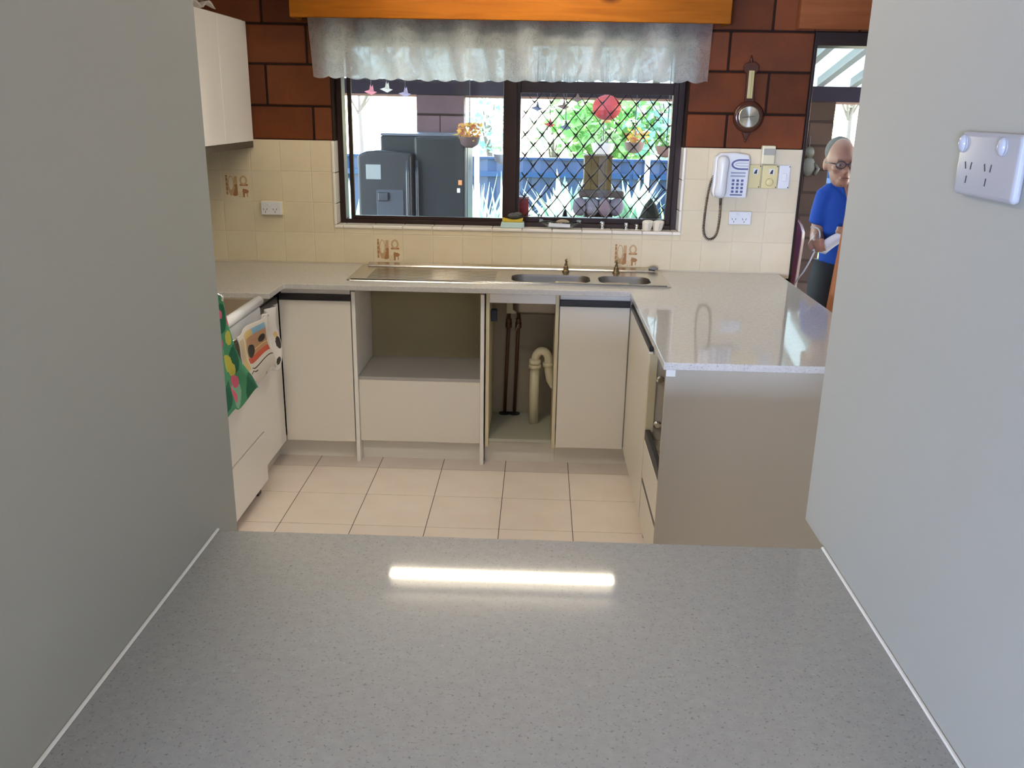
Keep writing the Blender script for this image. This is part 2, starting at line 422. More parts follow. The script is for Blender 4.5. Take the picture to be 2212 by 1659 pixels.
slabbox('wall_left', PAINT, (-1.87, -1.75, .45, 4.455, -.12, 2.45))
slabbox('wall_pantry', PAINT, (-1.75, -.602, .45, .55, 0, 2.42))
slabbox('wall_near_left', PAINT, (-.70, -.602, .55, 1.6179, 0, 2.42))
wnr = slabbox('wall_near_right', PAINT, (.5513, .65, .45, 1.505, 0, .9), (.5513, .65, .45, 1.6324, .9, 2.42))
slabbox('wall_right', PAINT, (3.0, 3.12, -6.0, 4.455, -.12, 2.45))
slabbox('wall_side', PAINT, (-3.62, -3.5, -6.0, .55, -.12, 2.45), (-3.5, -1.87, .45, .55, -.006, 2.42))
slabbox('wall_rear', PAINT, (-3.5, -3.35, -6.12, -6.0, -.12, 2.45), (-1.25, 3.0, -6.12, -6.0, -.12, 2.45), (-3.35, -1.25, -6.12, -6.0, -.12, .7), (-3.35, -1.25, -6.12, -6.0, 1.7, 2.45))
slabbox('ceiling', CEIL, (-3.62, 3.12, -6.12, 4.64, 2.42, 2.5))

# ------------------------------------------------------------------ window
win = bpy.data.objects.new('window_1', None); COL.objects.link(win); win.location = (-.16, 4.54, WZ0); WPOS[win.name] = Vector(win.location)
win['kind'] = 'structure'; win['label'] = 'dark brown aluminium sliding window over the sink with a diamond security screen'
f0, f1 = 4.535, 4.62
fx0, fx1, fz0, fz1 = WX0+.001, WX1-.001, WZ0+.004, WZ1-.001
bx(fx0, fx0+.028, f0, f1, fz0, fz1).build('frame_side', FRAME, win, bevel=.002)
bx(fx1-.028, fx1, f0, f1, fz0, fz1).build('frame_side', FRAME, win, bevel=.002)
bx(fx0+.028, fx1-.028, f0, f1, fz0, fz0+.02).build('frame_sill', FRAME, win, bevel=.002)
bx(fx0+.028, fx1-.028, f0, f1, fz1-.03, fz1).build('frame_head', FRAME, win, bevel=.002)
sash = bx(-.963, -.943, 4.54, 4.56, fz0+.02, fz1-.03).build('sash_stile', FRAME, win, bevel=.002)
bx(-.190, -.125, 4.54, 4.56, fz0+.02, fz1-.03).build('sash_stile', FRAME, win, bevel=.002)
bx(-.943, -.190, 4.54, 4.56, fz0+.02, fz0+.038).build('sash_rail', FRAME, win, bevel=.002)
bx(-.943, -.190, 4.54, 4.56, fz1-.05, fz1-.03).build('sash_rail', FRAME, win, bevel=.002)
bx(-.943, -.190, 4.548, 4.552, fz0+.038, fz1-.05).build('glass_pane', HAZY, win)
bx(-.165, -.107, 4.565, 4.615, fz0+.02, fz1-.03).build('centre_stile', FRAME, win, bevel=.002)
bx(-.107, .640, 4.578, 4.582, fz0+.045, fz1-.05).build('glass_pane', GLASS, win)
bx(.640, .664, 4.565, 4.615, fz0+.02, fz1-.03).build('sash_stile', FRAME, win, bevel=.002)
bx(-.107, .640, 4.565, 4.615, fz0+.02, fz0+.045).build('sash_rail', FRAME, win, bevel=.002)
bx(-.107, .640, 4.565, 4.615, 1.745, 1.80).build('screen_rail', FRAME, win, bevel=.002)
# diamond grille: bars rising each way, a thicker knot at each crossing
gx0, gx1, gz0, gz1, gy = -.107, .640, fz0+.045, 1.745, 4.600
SP, SL = .084, .82
def grille(sign):
    w, h = gx1-gx0, gz1-gz0
    n = int((w + h*SL)/SP) + 2
    for k in range(n):
        xs = (gx0 - h*SL + k*SP + .02) if sign > 0 else (gx0 + k*SP + .02)
        pts = []; rad = []
        steps = 60
        for i in range(steps+1):
            t = i/steps; z = gz0 + t*h; x = xs + sign*t*h*SL
            if gx0 <= x <= gx1:
                ph = (z-gz0)/(SP/SL/2) * PI + k*PI
                wob = math.sin(ph)*.0022
                pts.append((x+wob, gy + (0.0 if sign > 0 else .004), z)); base = .0030 if sign > 0 else .0019
                rad.append(base + (.0022 if abs(math.cos(ph)) > .88 else 0))
        if len(pts) > 3: MB().tube(pts, rad, 6).build('grille_bar', FRAME, win)
grille(1); grille(-1)

# ------------------------------------------------------------------ door opening
dr = bpy.data.objects.new('door_1', None); COL.objects.link(dr); dr.location = (1.7, 4.5, 0); WPOS[dr.name] = Vector(dr.location); dr['kind'] = 'structure'
bx(DX0, DX0+.014, YT+.002, 4.64, 0, 1.976).build('jamb', FRAME, dr, bevel=.002)
bx(DX1-.04, DX1, YT+.002, 4.64, 0, 1.976).build('jamb', FRAME, dr, bevel=.002)
bx(DX0, DX1, YT+.002, 4.64, 1.976, DZ).build('head', FRAME, dr, bevel=.002)

# ------------------------------------------------------------------ benchtops
def slab_cells(xs, ys, inside, z0, z1):
    m = MB()
    nx, ny = len(xs)-1, len(ys)-1
    inn = [[inside((xs[i]+xs[i+1])/2, (ys[j]+ys[j+1])/2) for j in range(ny)] for i in range(nx)]
    idx = {}
    def vid(i, j, z):
        if (i,j,z) not in idx: idx[(i,j,z)] = len(m.v); m.v.append(Vector((xs[i], ys[j], z)))
        return idx[(i,j,z)]
    g = lambda i, j: 0 <= i < nx and 0 <= j < ny and inn[i][j]
    for i in range(nx):
        for j in range(ny):
            if not inn[i][j]: continue
            m.face((vid(i,j,z1), vid(i+1,j,z1), vid(i+1,j+1,z1), vid(i,j+1,z1))); m.face((vid(i,j,z0), vid(i,j+1,z0), vid(i+1,j+1,z0), vid(i+1,j,z0)))
            for di, dj, a, b in ((-1,0,(i,j+1),(i,j)), (1,0,(i+1,j),(i+1,j+1)), (0,-1,(i,j),(i+1,j)), (0,1,(i+1,j+1),(i,j+1))):
                if not g(i+di, j+dj): m.face((vid(*a,z0), vid(*b,z0), vid(*b,z1), vid(*a,z1)))
    return m
BXI, BXO, BYP, BYF = .4146, 1.2076, 2.7564, 3.900
xs = [-1.749, -1.146, -.14, BXI, .545, BXO]; ys = [BYP, 3.68, BYF, 4.035, 4.265, 4.4435]
def in_bench(x, y):
    if -.14 < x < .545 and 4.035 < y < 4.265: return False
    if y > BYF: return True
    if x < -1.146: return y > 3.68
    return x > BXI
slab_cells(xs, ys, in_bench, .875, .900).build('benchtop', STONE, bevel=.003, at=(0, 3.9, .875),
    label='pale speckled stone worktop running in a U around the kitchen', cat='worktop')
ctr = thing('servery_counter', (0, 1.2, 0), 'grey speckled stone counter between the two painted walls, lit strip mirrored in it', 'counter')
bx(-.5985, .5480, .60, 1.5092, .87, .900).build('stone_top', STONE2, ctr, bevel=.003)
bx(-.575, .525, .75, 1.44, .0005, .8695).build('base_cabinet', LAM, ctr)
MB().tube([(-.5990, .62, .9010), (-.5990, 1.5085, .9010)], .003, 6).build('sealant_bead', P('white_sealant', (.8,.78,.72), .4), ctr)
MB().tube([(.5483, .62, .9010), (.5483, 1.5085, .9010)], .003, 6).build('sealant_bead', bpy.data.materials['white_sealant'], ctr)

# ------------------------------------------------------------------ cabinets
DT = .016
ZB, ZD = .105, .803      # door bottom and top
def strip_y(x0, x1, y, par, z0=.805, z1=.833):   # recessed black finger-pull along X
    bx(x0, x1, y, y+.014, z0, z1).build('handle_strip', BLK, par, bevel=.002)
KY = 4.066
c = thing('corner_cupboard', (-1.03, 4.2, 0), 'closed cream cupboard with black pull strip, beside the floral towels', 'cupboard')
bx(-1.203, -.869, 4.0, 4.0+DT, ZB, ZD).build('door', LAM, c, bevel=.0015)
strip_y(-1.203, -.869, 4.0, c)
bx(-1.195, -.872, 4.012, 4.03, .834, .874).build('top_rail', LAMW, c)
bx(-1.20, -.866, 4.03, 4.40, ZB, .8745).build('carcass', LAMIN, c)
bx(-1.28, -.866, KY, KY+.016, 0, ZB-.001).build('kickboard', LAM, c)
c = thing('appliance_bay', (-.55, 4.2, 0), 'open bay with bare shelf and lower panel, no door, under the draining board', 'cupboard')
for a in (-.865, -.262):
    bx(a, a+.018, 4.004, 4.40, 0, .848).build('side_panel', LAMW, c, bevel=.001)
bx(-.864, -.848, 4.02, 4.40, .8485, .8745).build('packer', P('raw_timber', (.25,.15,.07), .8), c)
bx(-.261, -.247, 4.02, 4.40, .8485, .8745).build('packer', bpy.data.materials['raw_timber'], c)
bx(-.846, -.263, 4.02, 4.395, .418, .434).build('shelf', P('darkened_shelf_laminate', (.40,.385,.37), .5), c, bevel=.001)  # shelf colour darkened to offset the added lamp shining into the bay
bx(-.846, -.263, 4.022, 4.038, ZB, .4175).build('lower_panel', LAM, c, bevel=.0015)
bx(-.846, -.263, 4.395, 4.405, .0, .8745).build('back_panel', P('shaded_olive_lining', (.34,.29,.17), .7), c)  # darker lining, the shade inside the bay is put into its colour
bx(-.846, -.263, KY, KY+.016, 0, ZB-.001).build('kickboard', LAM, c)
s_ = thing('sink_cupboard', (-.07, 4.2, 0), 'doorless cream cupboard under the sink bowls with its plumbing showing', 'cupboard')
bx(-.236, -.220, 4.0, 4.40, .1, .8745).build('side_panel', [CHIP], s_, bevel=.001)
bx(.086, .102, 4.0, 4.40, .1, .8745).build('side_panel', [CHIP], s_, bevel=.001)
bx(-.2195, .0855, 4.004, 4.02, .812, .8745).build('top_rail', LAMW, s_, bevel=.001)
bx(-.2195, .0855, 4.004, 4.40, .124, .140).build('cupboard_floor', P('dull_cupboard_floor', (.42,.42,.34), .6), s_, bevel=.001)
bx(-.2195, .0855, 4.395, 4.405, .14, .8).build('back_panel', P('brown_lining', (.33,.28,.20), .7), s_)
bx(-.240, .102, KY, KY+.016, 0, .0995).build('kickboard', LAM, s_)
c = thing('corner_cupboard', (.27, 4.2, 0), 'closed cream cupboard with black pull strip, between sink plumbing and peninsula', 'cupboard')
bx(.106, .428, 4.0, 4.0+DT, ZB, ZD).build('door', LAM, c, bevel=.0015)
strip_y(.106, .428, 4.0, c)
bx(.106, .428, 4.012, 4.03, .834, .8745).build('top_rail', LAMW, c)
bx(.103, .44, 4.03, 4.40, ZB, .8745).build('carcass', LAMIN, c)
bx(.103, .47, KY, KY+.016, 0, ZB-.001).build('kickboard', LAM, c)
# left run, facing +X
LX = -1.206
c = thing('narrow_cupboard', (-1.45, 3.82, 0), 'narrow white cupboard with black pull strip, between stove and corner', 'cupboard')
bx(LX-DT, LX, 3.642, 3.992, ZB, .79).build('door', LAMW, c, bevel=.0015)
bx(LX-.014, LX, 3.642, 3.992, .792, .822).build('handle_strip', BLK, c, bevel=.002)
bx(-1.745, LX-.018, 3.645, 3.99, ZB, .8745).build('carcass', LAMIN, c)
bx(-1.28, -1.264, 3.642, 4.06, 0, ZB-.001).build('kickboard', LAM, c)
# peninsula, facing -X
PX = .432
c = thing('tall_door_cupboard', (.7, 3.62, 0), 'narrow cream cupboard with open raw edge at the inner side of the peninsula', 'cupboard')
bx(PX, PX+DT, 3.262, 3.992, ZB, .797).build('door', LAM, c, bevel=.0015)
bx(PX, PX+.014, 3.262, 3.992, .799, .822).build('handle_strip', BLK, c, bevel=.002)
bx(PX+.001, PX+.03, 3.235, 3.26, .43, .79).build('raw_edge', CHIP, c)
bx(PX+.018, 1.08, 3.262, 3.99, ZB, .8745).build('carcass', LAMIN, c)
bx(PX+.03, PX+.046, 3.262, 4.06, 0, ZB-.001).build('kickboard', LAM, c)
c = thing('oven_cupboard', (.75, 3.02, 0), 'oven bay with its door gone above two drawers, behind the peninsula end panel', 'cupboard')
bx(PX+.02, 1.08, 3.242, 3.26, .02, .8745).build('side_panel', LAMIN, c)
bx(1.06, 1.08, 2.80, 3.241, .1, .8745).build('back_panel', LAMIN, c)
bx(PX+.02, 1.059, 2.80, 3.241, .43, .446).build('shelf', LAMIN, c)
bx(PX, PX+.02, 2.80, 3.235, .452, .492).build('handle_strip', BLK, c, bevel=.002)
d = bx(PX, PX+DT, 2.80, 3.235, .293, .45).build('drawer', LAM, c, bevel=.0015)
bx(PX, PX+.012, 2.80, 3.235, .272, .2915).build('handle_strip', BLK, c, bevel=.002)
d = bx(PX, PX+DT, 2.80, 3.235, .105, .27).build('drawer', LAM, c, bevel=.0015)
bx(PX+.03, PX+.046, 2.80, 3.26, 0, .1).build('kickboard', LAM, c)
for z in (.695, .512):
    m = MB().lathe([(.016, 0), (.016, .006), (.010, .012)], (.478, 3.2415, z), 14, 'Y').box(.486, .53, 3.232, 3.2415, z-.006, z+.006)
    m.build('hinge', CHROME, c)
c = thing('peninsula_end_panel', (.75, 2.79, 0), 'plain cream end panel closing the peninsula, facing the counter', 'panel')
bx(.428, 1.098, 2.782, 2.799, 0, .8745).build('board', P('darkened_panel_laminate', (.46,.41,.33), .5), c, bevel=.001)  # laminate darkened so the panel stays shaded under the added kitchen lamp
bx(.4275, .4575, 2.776, 2.7815, .848, .8745).build('packer', LAMW, c)

# ------------------------------------------------------------------ plumbing in the sink cupboard
m = MB().tube([(-.004, 4.25, .1405), (-.004, 4.25, .30), (-.003, 4.25, .44)], .024, 16).lathe([(.031,0),(.031,.02)], (-.003, 4.25, .43), 16)
wp = m.build('waste_pipe', PVC, smooth=True, label='cream plastic waste pipe with S-bend under the sink', cat='pipe')
pts = [(-.003 + .034 - .034*math.cos(a), 4.25, .45 + .05*math.sin(a) + .02) for a in [i*PI/10 for i in range(11)]]
pts = [(-.003, 4.25, .44)] + pts + [(.066, 4.25, .42), (.075, 4.25, .37), (.088, 4.25, .345), (.13, 4.25, .335)]
MB().tube(pts, .021, 14).build('s_bend', PVC, wp, smooth=True)
MB().lathe([(.028, 0), (.03, .008), (.028, .026)], (-.003, 4.25, .452), 16).lathe([(.026,0),(.027,.02)], (.063, 4.25, .44), 16).build('union_nut', PVC, wp, smooth=True)
for x0, x1, lab in ((-.137, -.156, 'dull copper water pipe with inline valve, nearer the bay'), (-.088, -.106, 'dull copper water pipe with small lever tap, nearer the waste pipe')):
    m = MB().tube([(x1, 4.375, .1405), (x0, 4.375, .8)], .0085, 10)
    o = m.build('water_pipe', COPPER, smooth=True, label=lab, cat='pipe', group='copper water pipes')
    zv = .63
    xv = x1 + (x0-x1)*.74
    MB().lathe([(.009,0),(.016,.006),(.016,.03),(.013,.034),(.013,.05),(.009,.056)], (xv, 4.375, zv-.03), 10).build('valve', COPPER, o)
    MB().lathe([(.03,0),(.03,.004)], (x1, 4.375, .1406), 16).build('floor_flange', DARK, o)
    if 'lever' in lab: MB().tube([(xv, 4.365, zv), (xv-.012, 4.35, zv-.035)], .004, 6).build('lever', CHROME, o)
bx(-.155, -.105, 4.36, 4.394, .68, .79).build('junction_box', CREAM, bevel=.004, label='small cream box above the copper pipes in the sink cupboard', cat='box')
bx(-.2185, -.19, 4.1, 4.14, .70, .755).build('hinge_block', P('navy_plastic', (.02,.03,.06), .5), bevel=.003, label='dark blue plastic block fixed inside the sink cupboard', cat='fitting')

# ------------------------------------------------------------------ sink
sk = thing('kitchen_sink', (-.13, 4.2, .9), 'stainless steel sink with long drainer and two bowls', 'sink')
SX0, SX1, SY0, SY1 = -.885, .612, 4.004, 4.424
def rrect(x0, x1, y0, y1, r, n=5):
    out = []
    for cx, cy, a0 in ((x1-r, y0+r, -PI/2), (x1-r, y1-r, 0), (x0+r, y1-r, PI/2), (x0+r, y0+r, PI)):
        for i in range(n+1):
            a = a0 + PI/2*i/n; out.append((cx+r*math.cos(a), cy+r*math.sin(a)))
    return out
BW = [(-.125, .247, 4.05, 4.245), (.287, .530, 4.05, 4.245)]
bm = bmesh.new()
def loop(pts, z): return [bm.verts.new((x, y, z)) for x, y in pts]
outer = loop(rrect(SX0, SX1, SY0, SY1, .02), .9045); lo = loop(rrect(SX0-.002, SX1+.002, SY0-.002, SY1+.002, .02), .9005)
edges = []
for L in (outer,):
    for i in range(len(L)): edges.append(bm.edges.new((L[i], L[(i+1) % len(L)])))
for i in range(len(outer)): bm.faces.new((lo[i], lo[(i+1)%len(lo)], outer[(i+1)%len(lo)], outer[i]))
holes = []
for b in BW:
    h = loop(rrect(*b, .06), .9045); holes.append(h)
    for i in range(len(h)): edges.append(bm.edges.new((h[i], h[(i+1) % len(h)])))
bmesh.ops.triangle_fill(bm, use_beauty=True, edges=edges)
me = bpy.data.meshes.new('deck'); bmesh.ops.recalc_face_normals(bm, faces=bm.faces); bm.to_mesh(me); bm.free()
for v in me.vertices: v.co -= Vector((-.13, 4.2, .9))
me.materials.append(STEEL); o = bpy.data.objects.new('deck', me); COL.objects.link(o); o.parent = sk
for b in BW:
    m = MB(); n = 24; lev = [(0, .9045, .06), (.004, .893, .056), (.010, .76, .05), (.03, .745, .04), (.09, .742, .01)]
    base = []
    for ins, z, r in lev:
        ring = rrect(b[0]+ins, b[1]-ins, b[2]+ins, b[3]-ins, max(r, .004)); base.append(len(m.v)); m.v += [Vector((x, y, z)) for x, y in ring]
    k = len(ring)
    for q in range(len(lev)-1):
        for i in range(k): m.face((base[q]+i, base[q]+(i+1)%k, base[q+1]+(i+1)%k, base[q+1]+i))
    m.face([base[-1]+i for i in range(k)])
    bo = m.build('bowl', STEELD, sk, smooth=True)
    MB().lathe([(.022,0),(.022,.003),(.014,.004)], ((b[0]+b[1])/2, (b[2]+b[3])/2, .7425), 16).build('drain', CHROME, bo)
MB().prism([(4.372,.905),(4.378,.912),(4.410,.919),(4.420,.917),(4.423,.905)], SX0+.03, SX1-.03, 'YZ').build('back_ledge', STEEL, sk, bevel=.002)
MB().tube([(SX0+.02, 4.012, .9045), (SX1-.02, 4.012, .9045)], .006, 10).build('front_roll', STEEL, sk, smooth=True)
for i in range(9):
    y = 4.07 + i*.028
    MB().tube([(-.80, y, .9035), (-.20, y, .9030)], .0024, 6).build('drainer_rib', STEEL, sk, smooth=True)
for x, lab in ((.137, 'aged brass tap spindle behind the larger sink bowl'), (.385, 'aged brass tap spindle behind the smaller sink bowl')):
    t = MB().lathe([(.019,0),(.018,.006),(.013,.012),(.012,.026),(.008,.030),(.0075,.040)], (x, 4.335, .9046), 12).build('tap_spindle', BRASS, label=lab, cat='tap', group='sink tap spindles')
    MB().tube([(x, 4.335, .944), (x+.002, 4.335, .955), (x-.003, 4.335, .962), (x+.003, 4.335, .97)], [.005, .006, .005, .003], 8).build('stem', BRASS, t)
MB().lathe([(.024,0),(.024,.006),(.014,.012),(.004,.013)], (.575, 4.398, .9172), 18).build('sink_plug', P('grey_rubber', (.16,.16,.17), .4), label='grey round plug on the back ledge of the sink', cat='plug')

# ------------------------------------------------------------------ ceiling tube and added fill lights
lt = thing('ceiling_light', (-.14, 3.86, 2.31), 'lit fluorescent tube batten on the kitchen ceiling', 'light')
bx(-.73, .45, 3.84, 3.88, 2.385, 2.419).build('batten', P('white_enamel', (.8,.8,.78), .4), lt, bevel=.004)
MB().tube([(-.69, 3.86, 2.33), (.41, 3.86, 2.33)], .016, 16).build('tube', P('tube_glow', (1,1,1), .4, emit=((1.0, .87, .66), TUBE_STRENGTH)), lt, smooth=True)
for x in (-.70, .405): bx(x, x+.018, 3.845, 3.875, 2.308, 2.384).build('lamp_holder', WPLAST, lt)
room_fill = thing('ceiling_light', (1.0, -1.5, 2.36), 'added round fill light under the living room ceiling, unseen behind the camera', 'light')  # unseen fill light added to brighten the near walls and counter
MB().lathe([(.30,0),(.32,.012),(.32,.05),(.30,.059)], (1.0, -1.5, 2.36), 32).build('fill_disc', P('room_fill_glow', (1,1,1), .4, emit=((1.0, .86, .64), 34.0)), room_fill, smooth=False)
kitchen_fill = thing('ceiling_light', (-.85, 2.20, 2.36), 'added round fill light under the kitchen ceiling, out of view', 'light')  # unseen fill light added to brighten the cabinet fronts and floor
MB().lathe([(.20,0),(.22,.012),(.22,.05),(.20,.059)], (-.85, 2.20, 2.36), 32).build('fill_disc', P('kitchen_fill_glow', (1,1,1), .4, emit=((1.0, .88, .70), 32.0)), kitchen_fill, smooth=False)

# ------------------------------------------------------------------ stove and towels
st = thing('stove', (-1.46, 3.33, 0), 'white upright stove with brown hob and rounded front rail, hung with tea towels', 'stove')
bx(-1.745, -1.20, 3.035, 3.625, .05, .865).build('body', LAMW, st, bevel=.004)
bx(-1.745, -1.20, 3.035, 3.625, .8655, .885).build('hob_top', P('brown_hob', (.16, .115, .075), .3), st, bevel=.003)
m = MB(); m.tube([(-1.178, 3.035, .878), (-1.178, 3.63, .878)], .021, 16)
m.build('front_rail', P('white_enamel_gloss', (.80, .80, .81), .2), st, smooth=True)
bx(-1.1995, -1.172, 3.035, 3.628, .775, .853).build('control_panel', bpy.data.materials['white_enamel_gloss'], st, bevel=.005)
bx(-1.1995, -1.185, 3.035, 3.625, .30, .765).build('oven_door', LAMW, st, bevel=.004)
MB().tube([(-1.165, 3.06, .80), (-1.165, 3.78, .80)], .006, 8).build('towel_rail', CHROME, st, smooth=True)
bx(-1.1995, -1.187, 3.035, 3.625, .06, .29).build('drawer', LAMW, st, bevel=.004)
for x, y in ((-1.62, 3.17), (-1.62, 3.48), (-1.36, 3.17), (-1.36, 3.48)):
    MB().lathe([(.075,0),(.078,.006),(.06,.012),(.03,.010)], (x, y, .8855), 20).build('hotplate', P('hotplate_dark', (.05,.04,.035), .5) if 'hotplate_dark' not in bpy.data.materials else bpy.data.materials['hotplate_dark'], st, smooth=True)
for x in (-1.70, -1.24):
    for y in (3.07, 3.59): bx(x-.02, x+.02, y-.02, y+.02, 0, .0495).build('foot', BLK, st)
MB().tube([(-1.165, 3.03, .80), (-1.165, 3.03, .86), (-1.158, 3.0, .93), (-1.150, 2.995, 1.035), (-1.118, 2.995, 1.042), (-1.100, 2.995, 1.030), (-1.100, 2.995, 1.015)], .005, 8).build('towel_hook', CHROME, st, smooth=True)
def cl(name, c): return P(name, c, .9, spec=.15)
G1, G2, G3, PK, YL = cl('towel_green', (.08,.30,.16)), cl('towel_dark_green', (.03,.14,.08)), cl('towel_mint', (.26,.48,.33)), cl('towel_pink', (.66,.14,.22)), cl('towel_yellow', (.55,.52,.10))
def el(u, v, cx, cy, rx, ry): return ((u-cx)/rx)**2 + ((v-cy)/ry)**2 < 1
def floral(u, v):
    for cx, cy, r in ((.52,.26,.085), (.32,.17,.09), (.42,.12,.08), (.35,.62,.06), (.40,.86,.05), (.62,.80,.06), (.16,.45,.06)):
        if el(u, v, cx, cy, r, r*.75): return 3
    for cx, cy, r in ((.45,.44,.10), (.52,.38,.08), (.55,.66,.08), (.2,.72,.07), (.28,.92,.08)):
        if el(u, v, cx, cy, r, r*.8): return 4
    s = math.sin(u*9 + v*5) + math.sin(v*13 - u*7)
    return 1 if s > .8 else 2 if s < -.9 else 0
# floral cloth, draped from the hob rim at the near end of the stove down in front of the rail
def gt(u, v):
    z = .575 + v*.45 + .02*(1-v)*math.sin(u*9)
    zs = [.575, .65, .73, .82, .91, 1.03]; ys = [3.36, 3.30, 3.21, 3.15, 3.10, 3.045]
    zz = min(max(z, zs[0]), zs[-1] - 1e-6); k = max(i for i in range(5) if zs[i] <= zz)
    yr = ys[k] + (ys[k+1]-ys[k])*(zz-zs[k])/(zs[k+1]-zs[k])
    return (-1.120 + .012*math.sin(u*9+v*3), 2.975 + u*(yr-2.975), z)
MB().grid(80, 110, gt, floral).build('tea_towel', [G1, G2, G3, PK, YL], smooth=True, solid=.003, label='green tea towel with pink and yellow flowers, hanging at the stove front', cat='towel', group='tea towels on the stove')
CW, CT, CB, CR, CO, CD, CBL = cl('towel_cream', (.74,.69,.62)), cl('towel_tan', (.50,.30,.18)), cl('towel_blue', (.25,.45,.60)), cl('towel_red', (.55,.12,.07)), cl('towel_gold', (.70,.52,.22)), cl('towel_charcoal', (.06,.055,.05)), cl('towel_sand', (.66,.52,.34))
def koala(u, v):
    if .20 < u < .86 and .36 < v < .93:
        p, q = (u-.20)/.66, (v-.36)/.57
        if el(p, q, .40, .36, .17, .2) : return 5
        if el(p, q, .82, .52, .12, .13): return 5
        if q < .17: return 3
        if q > .80: return 2 if p > .55 else 4
        if p < .14 or .3 < q < .34 : return 4
        return 1
    if .02 < u < .15 and .30 < v < .92: return 6 if v > .5 else 4
    if abs(v-.27) < .012 and u > .2 or abs(v-.21) < .01 and .1 < u < .5: return 5
    return 0
def kt(u, v):
    return (-1.150 + .012*math.sin(u*8+1) + .004*math.sin(v*9), 3.215 + u*.37 + .12*(1-v), .575 + v*.25 + .018*math.sin(u*10)*(1-v))
MB().grid(110, 100, kt, koala).build('tea_towel', [CW, CT, CB, CR, CO, CD, CBL], smooth=True, solid=.003, label='cream tea towel printed with a koala picture, middle of the stove towels', cat='towel', group='tea towels on the stove')
def plainp(u, v):
    if el(u, v, .72, .42, .07, .10) or el(u, v, .45, .55, .04, .06) or el(u, v, .68, .14, .05, .06): return 1
    if el(u, v, .70, .56, .05, .05): return 2
    return 0
def pt(u, v):
    return (-1.158 + .016*math.sin(u*10) + .006*math.sin(v*7), 3.60 + u*.20 + .02*math.sin(v*5), .56 + v*.27 + .02*math.sin(u*7)*(1-v))
MB().grid(60, 84, pt, plainp).build('tea_towel', [cl('towel_white', (.78,.75,.72)), CD, CO], smooth=True, solid=.003, label='white tea towel with small dark motifs, against the narrow cupboard', cat='towel', group='tea towels on the stove')

# ------------------------------------------------------------------ overhead cupboard
ov = thing('overhead_cupboard', (-1.58, 3.82, 1.465), 'white overhead cupboard with dark lower edge, above the tiled corner', 'cupboard')
bx(-1.749, -1.428, 3.2, 4.443, 1.497, 2.046).build('carcass', LAMIN, ov)
for a, b in ((3.203, 3.622), (3.625, 4.046), (4.049, 4.438)):
    bx(-1.4275, -1.41, a, b, 1.497, 2.04).build('door', LAMW, ov, bevel=.0015)
bx(-1.749, -1.412, 3.2, 4.438, 1.466, 1.4965).build('dark_lower_edge', P('dark_brown_edge', (.05,.035,.025), .5), ov, bevel=.002)
def runner(u, v):
    y = 3.42 + v*.66; x = -1.74 + u*.318
    return (x, y, 2.0475 + .045*abs(math.sin(v*15 + u*4))*(1-u*.6) + .02*math.sin(u*6+v*9)**2)
MB().grid(20, 40, runner).build('lace_cloth', LACE, smooth=True, solid=.002, label='crumpled cream lace cloth lying on top of the overhead cupboard', cat='cloth')
bx(-1.68, -1.44, 3.72, 4.05, 2.085, 2.28).build('basket', P('pale_wicker', (.52,.46,.36), .8, bump=(90,.8)), bevel=.02, label='pale woven basket standing on lace on the overhead cupboard', cat='basket')

# ------------------------------------------------------------------ pelmets and valance
pe = thing('pelmet', (-.16, 4.37, 2.05), 'orange knotty pine box pelmet above the sink window', 'pelmet')
bx(-1.16, .835, 4.290, 4.308, 2.05, 2.30).build('front_board', PINE, pe, bevel=.004, segs=3)
for x in (-1.16, .817): bx(x, x+.018, 4.3085, 4.447, 2.05, 2.30).build('end_board', PINE, pe, bevel=.003)
bx(-1.16, .835, 4.290, 4.447, 2.3005, 2.316).build('top_board', PINE, pe, bevel=.003)
pe2 = thing('pelmet', (1.9, 4.41, 2.04), 'red-brown timber pelmet above the garden doorway', 'pelmet')
bx(1.165, 2.45, 4.385, 4.403, 2.042, 2.28).build('front_board', REDWOOD, pe2, bevel=.003)
bx(1.165, 1.183, 4.4035, 4.447, 2.042, 2.28).build('end_board', REDWOOD, pe2, bevel=.003)
MB().tube([(-1.12, 4.375, 2.075), (.80, 4.375, 2.075)], .007, 8).build('curtain_rod', CHROME, pe, smooth=True)
def fold(x): return .026*math.sin(x*21) + .020*math.sin(x*43+1.3) + .008*math.sin(x*9)
def val(u, v):
    zt = 2.068; x0, x1 = -1.098 + .018*(1-v), .768 - .004*(1-v)
    x = x0 + u*(x1-x0)
    zb = 1.802 - .011*abs(math.sin(x*PI/.084*1.0)) - .006*math.sin(u*5)
    z = zb + v*(zt-zb)
    return (x, 4.362 + fold(x)*(1.15-.7*v), z)
MB().grid(300, 22, val).build('lace_valance', LACE, smooth=True, label='gathered white lace valance with scalloped hem under the pine pelmet', cat='curtain')

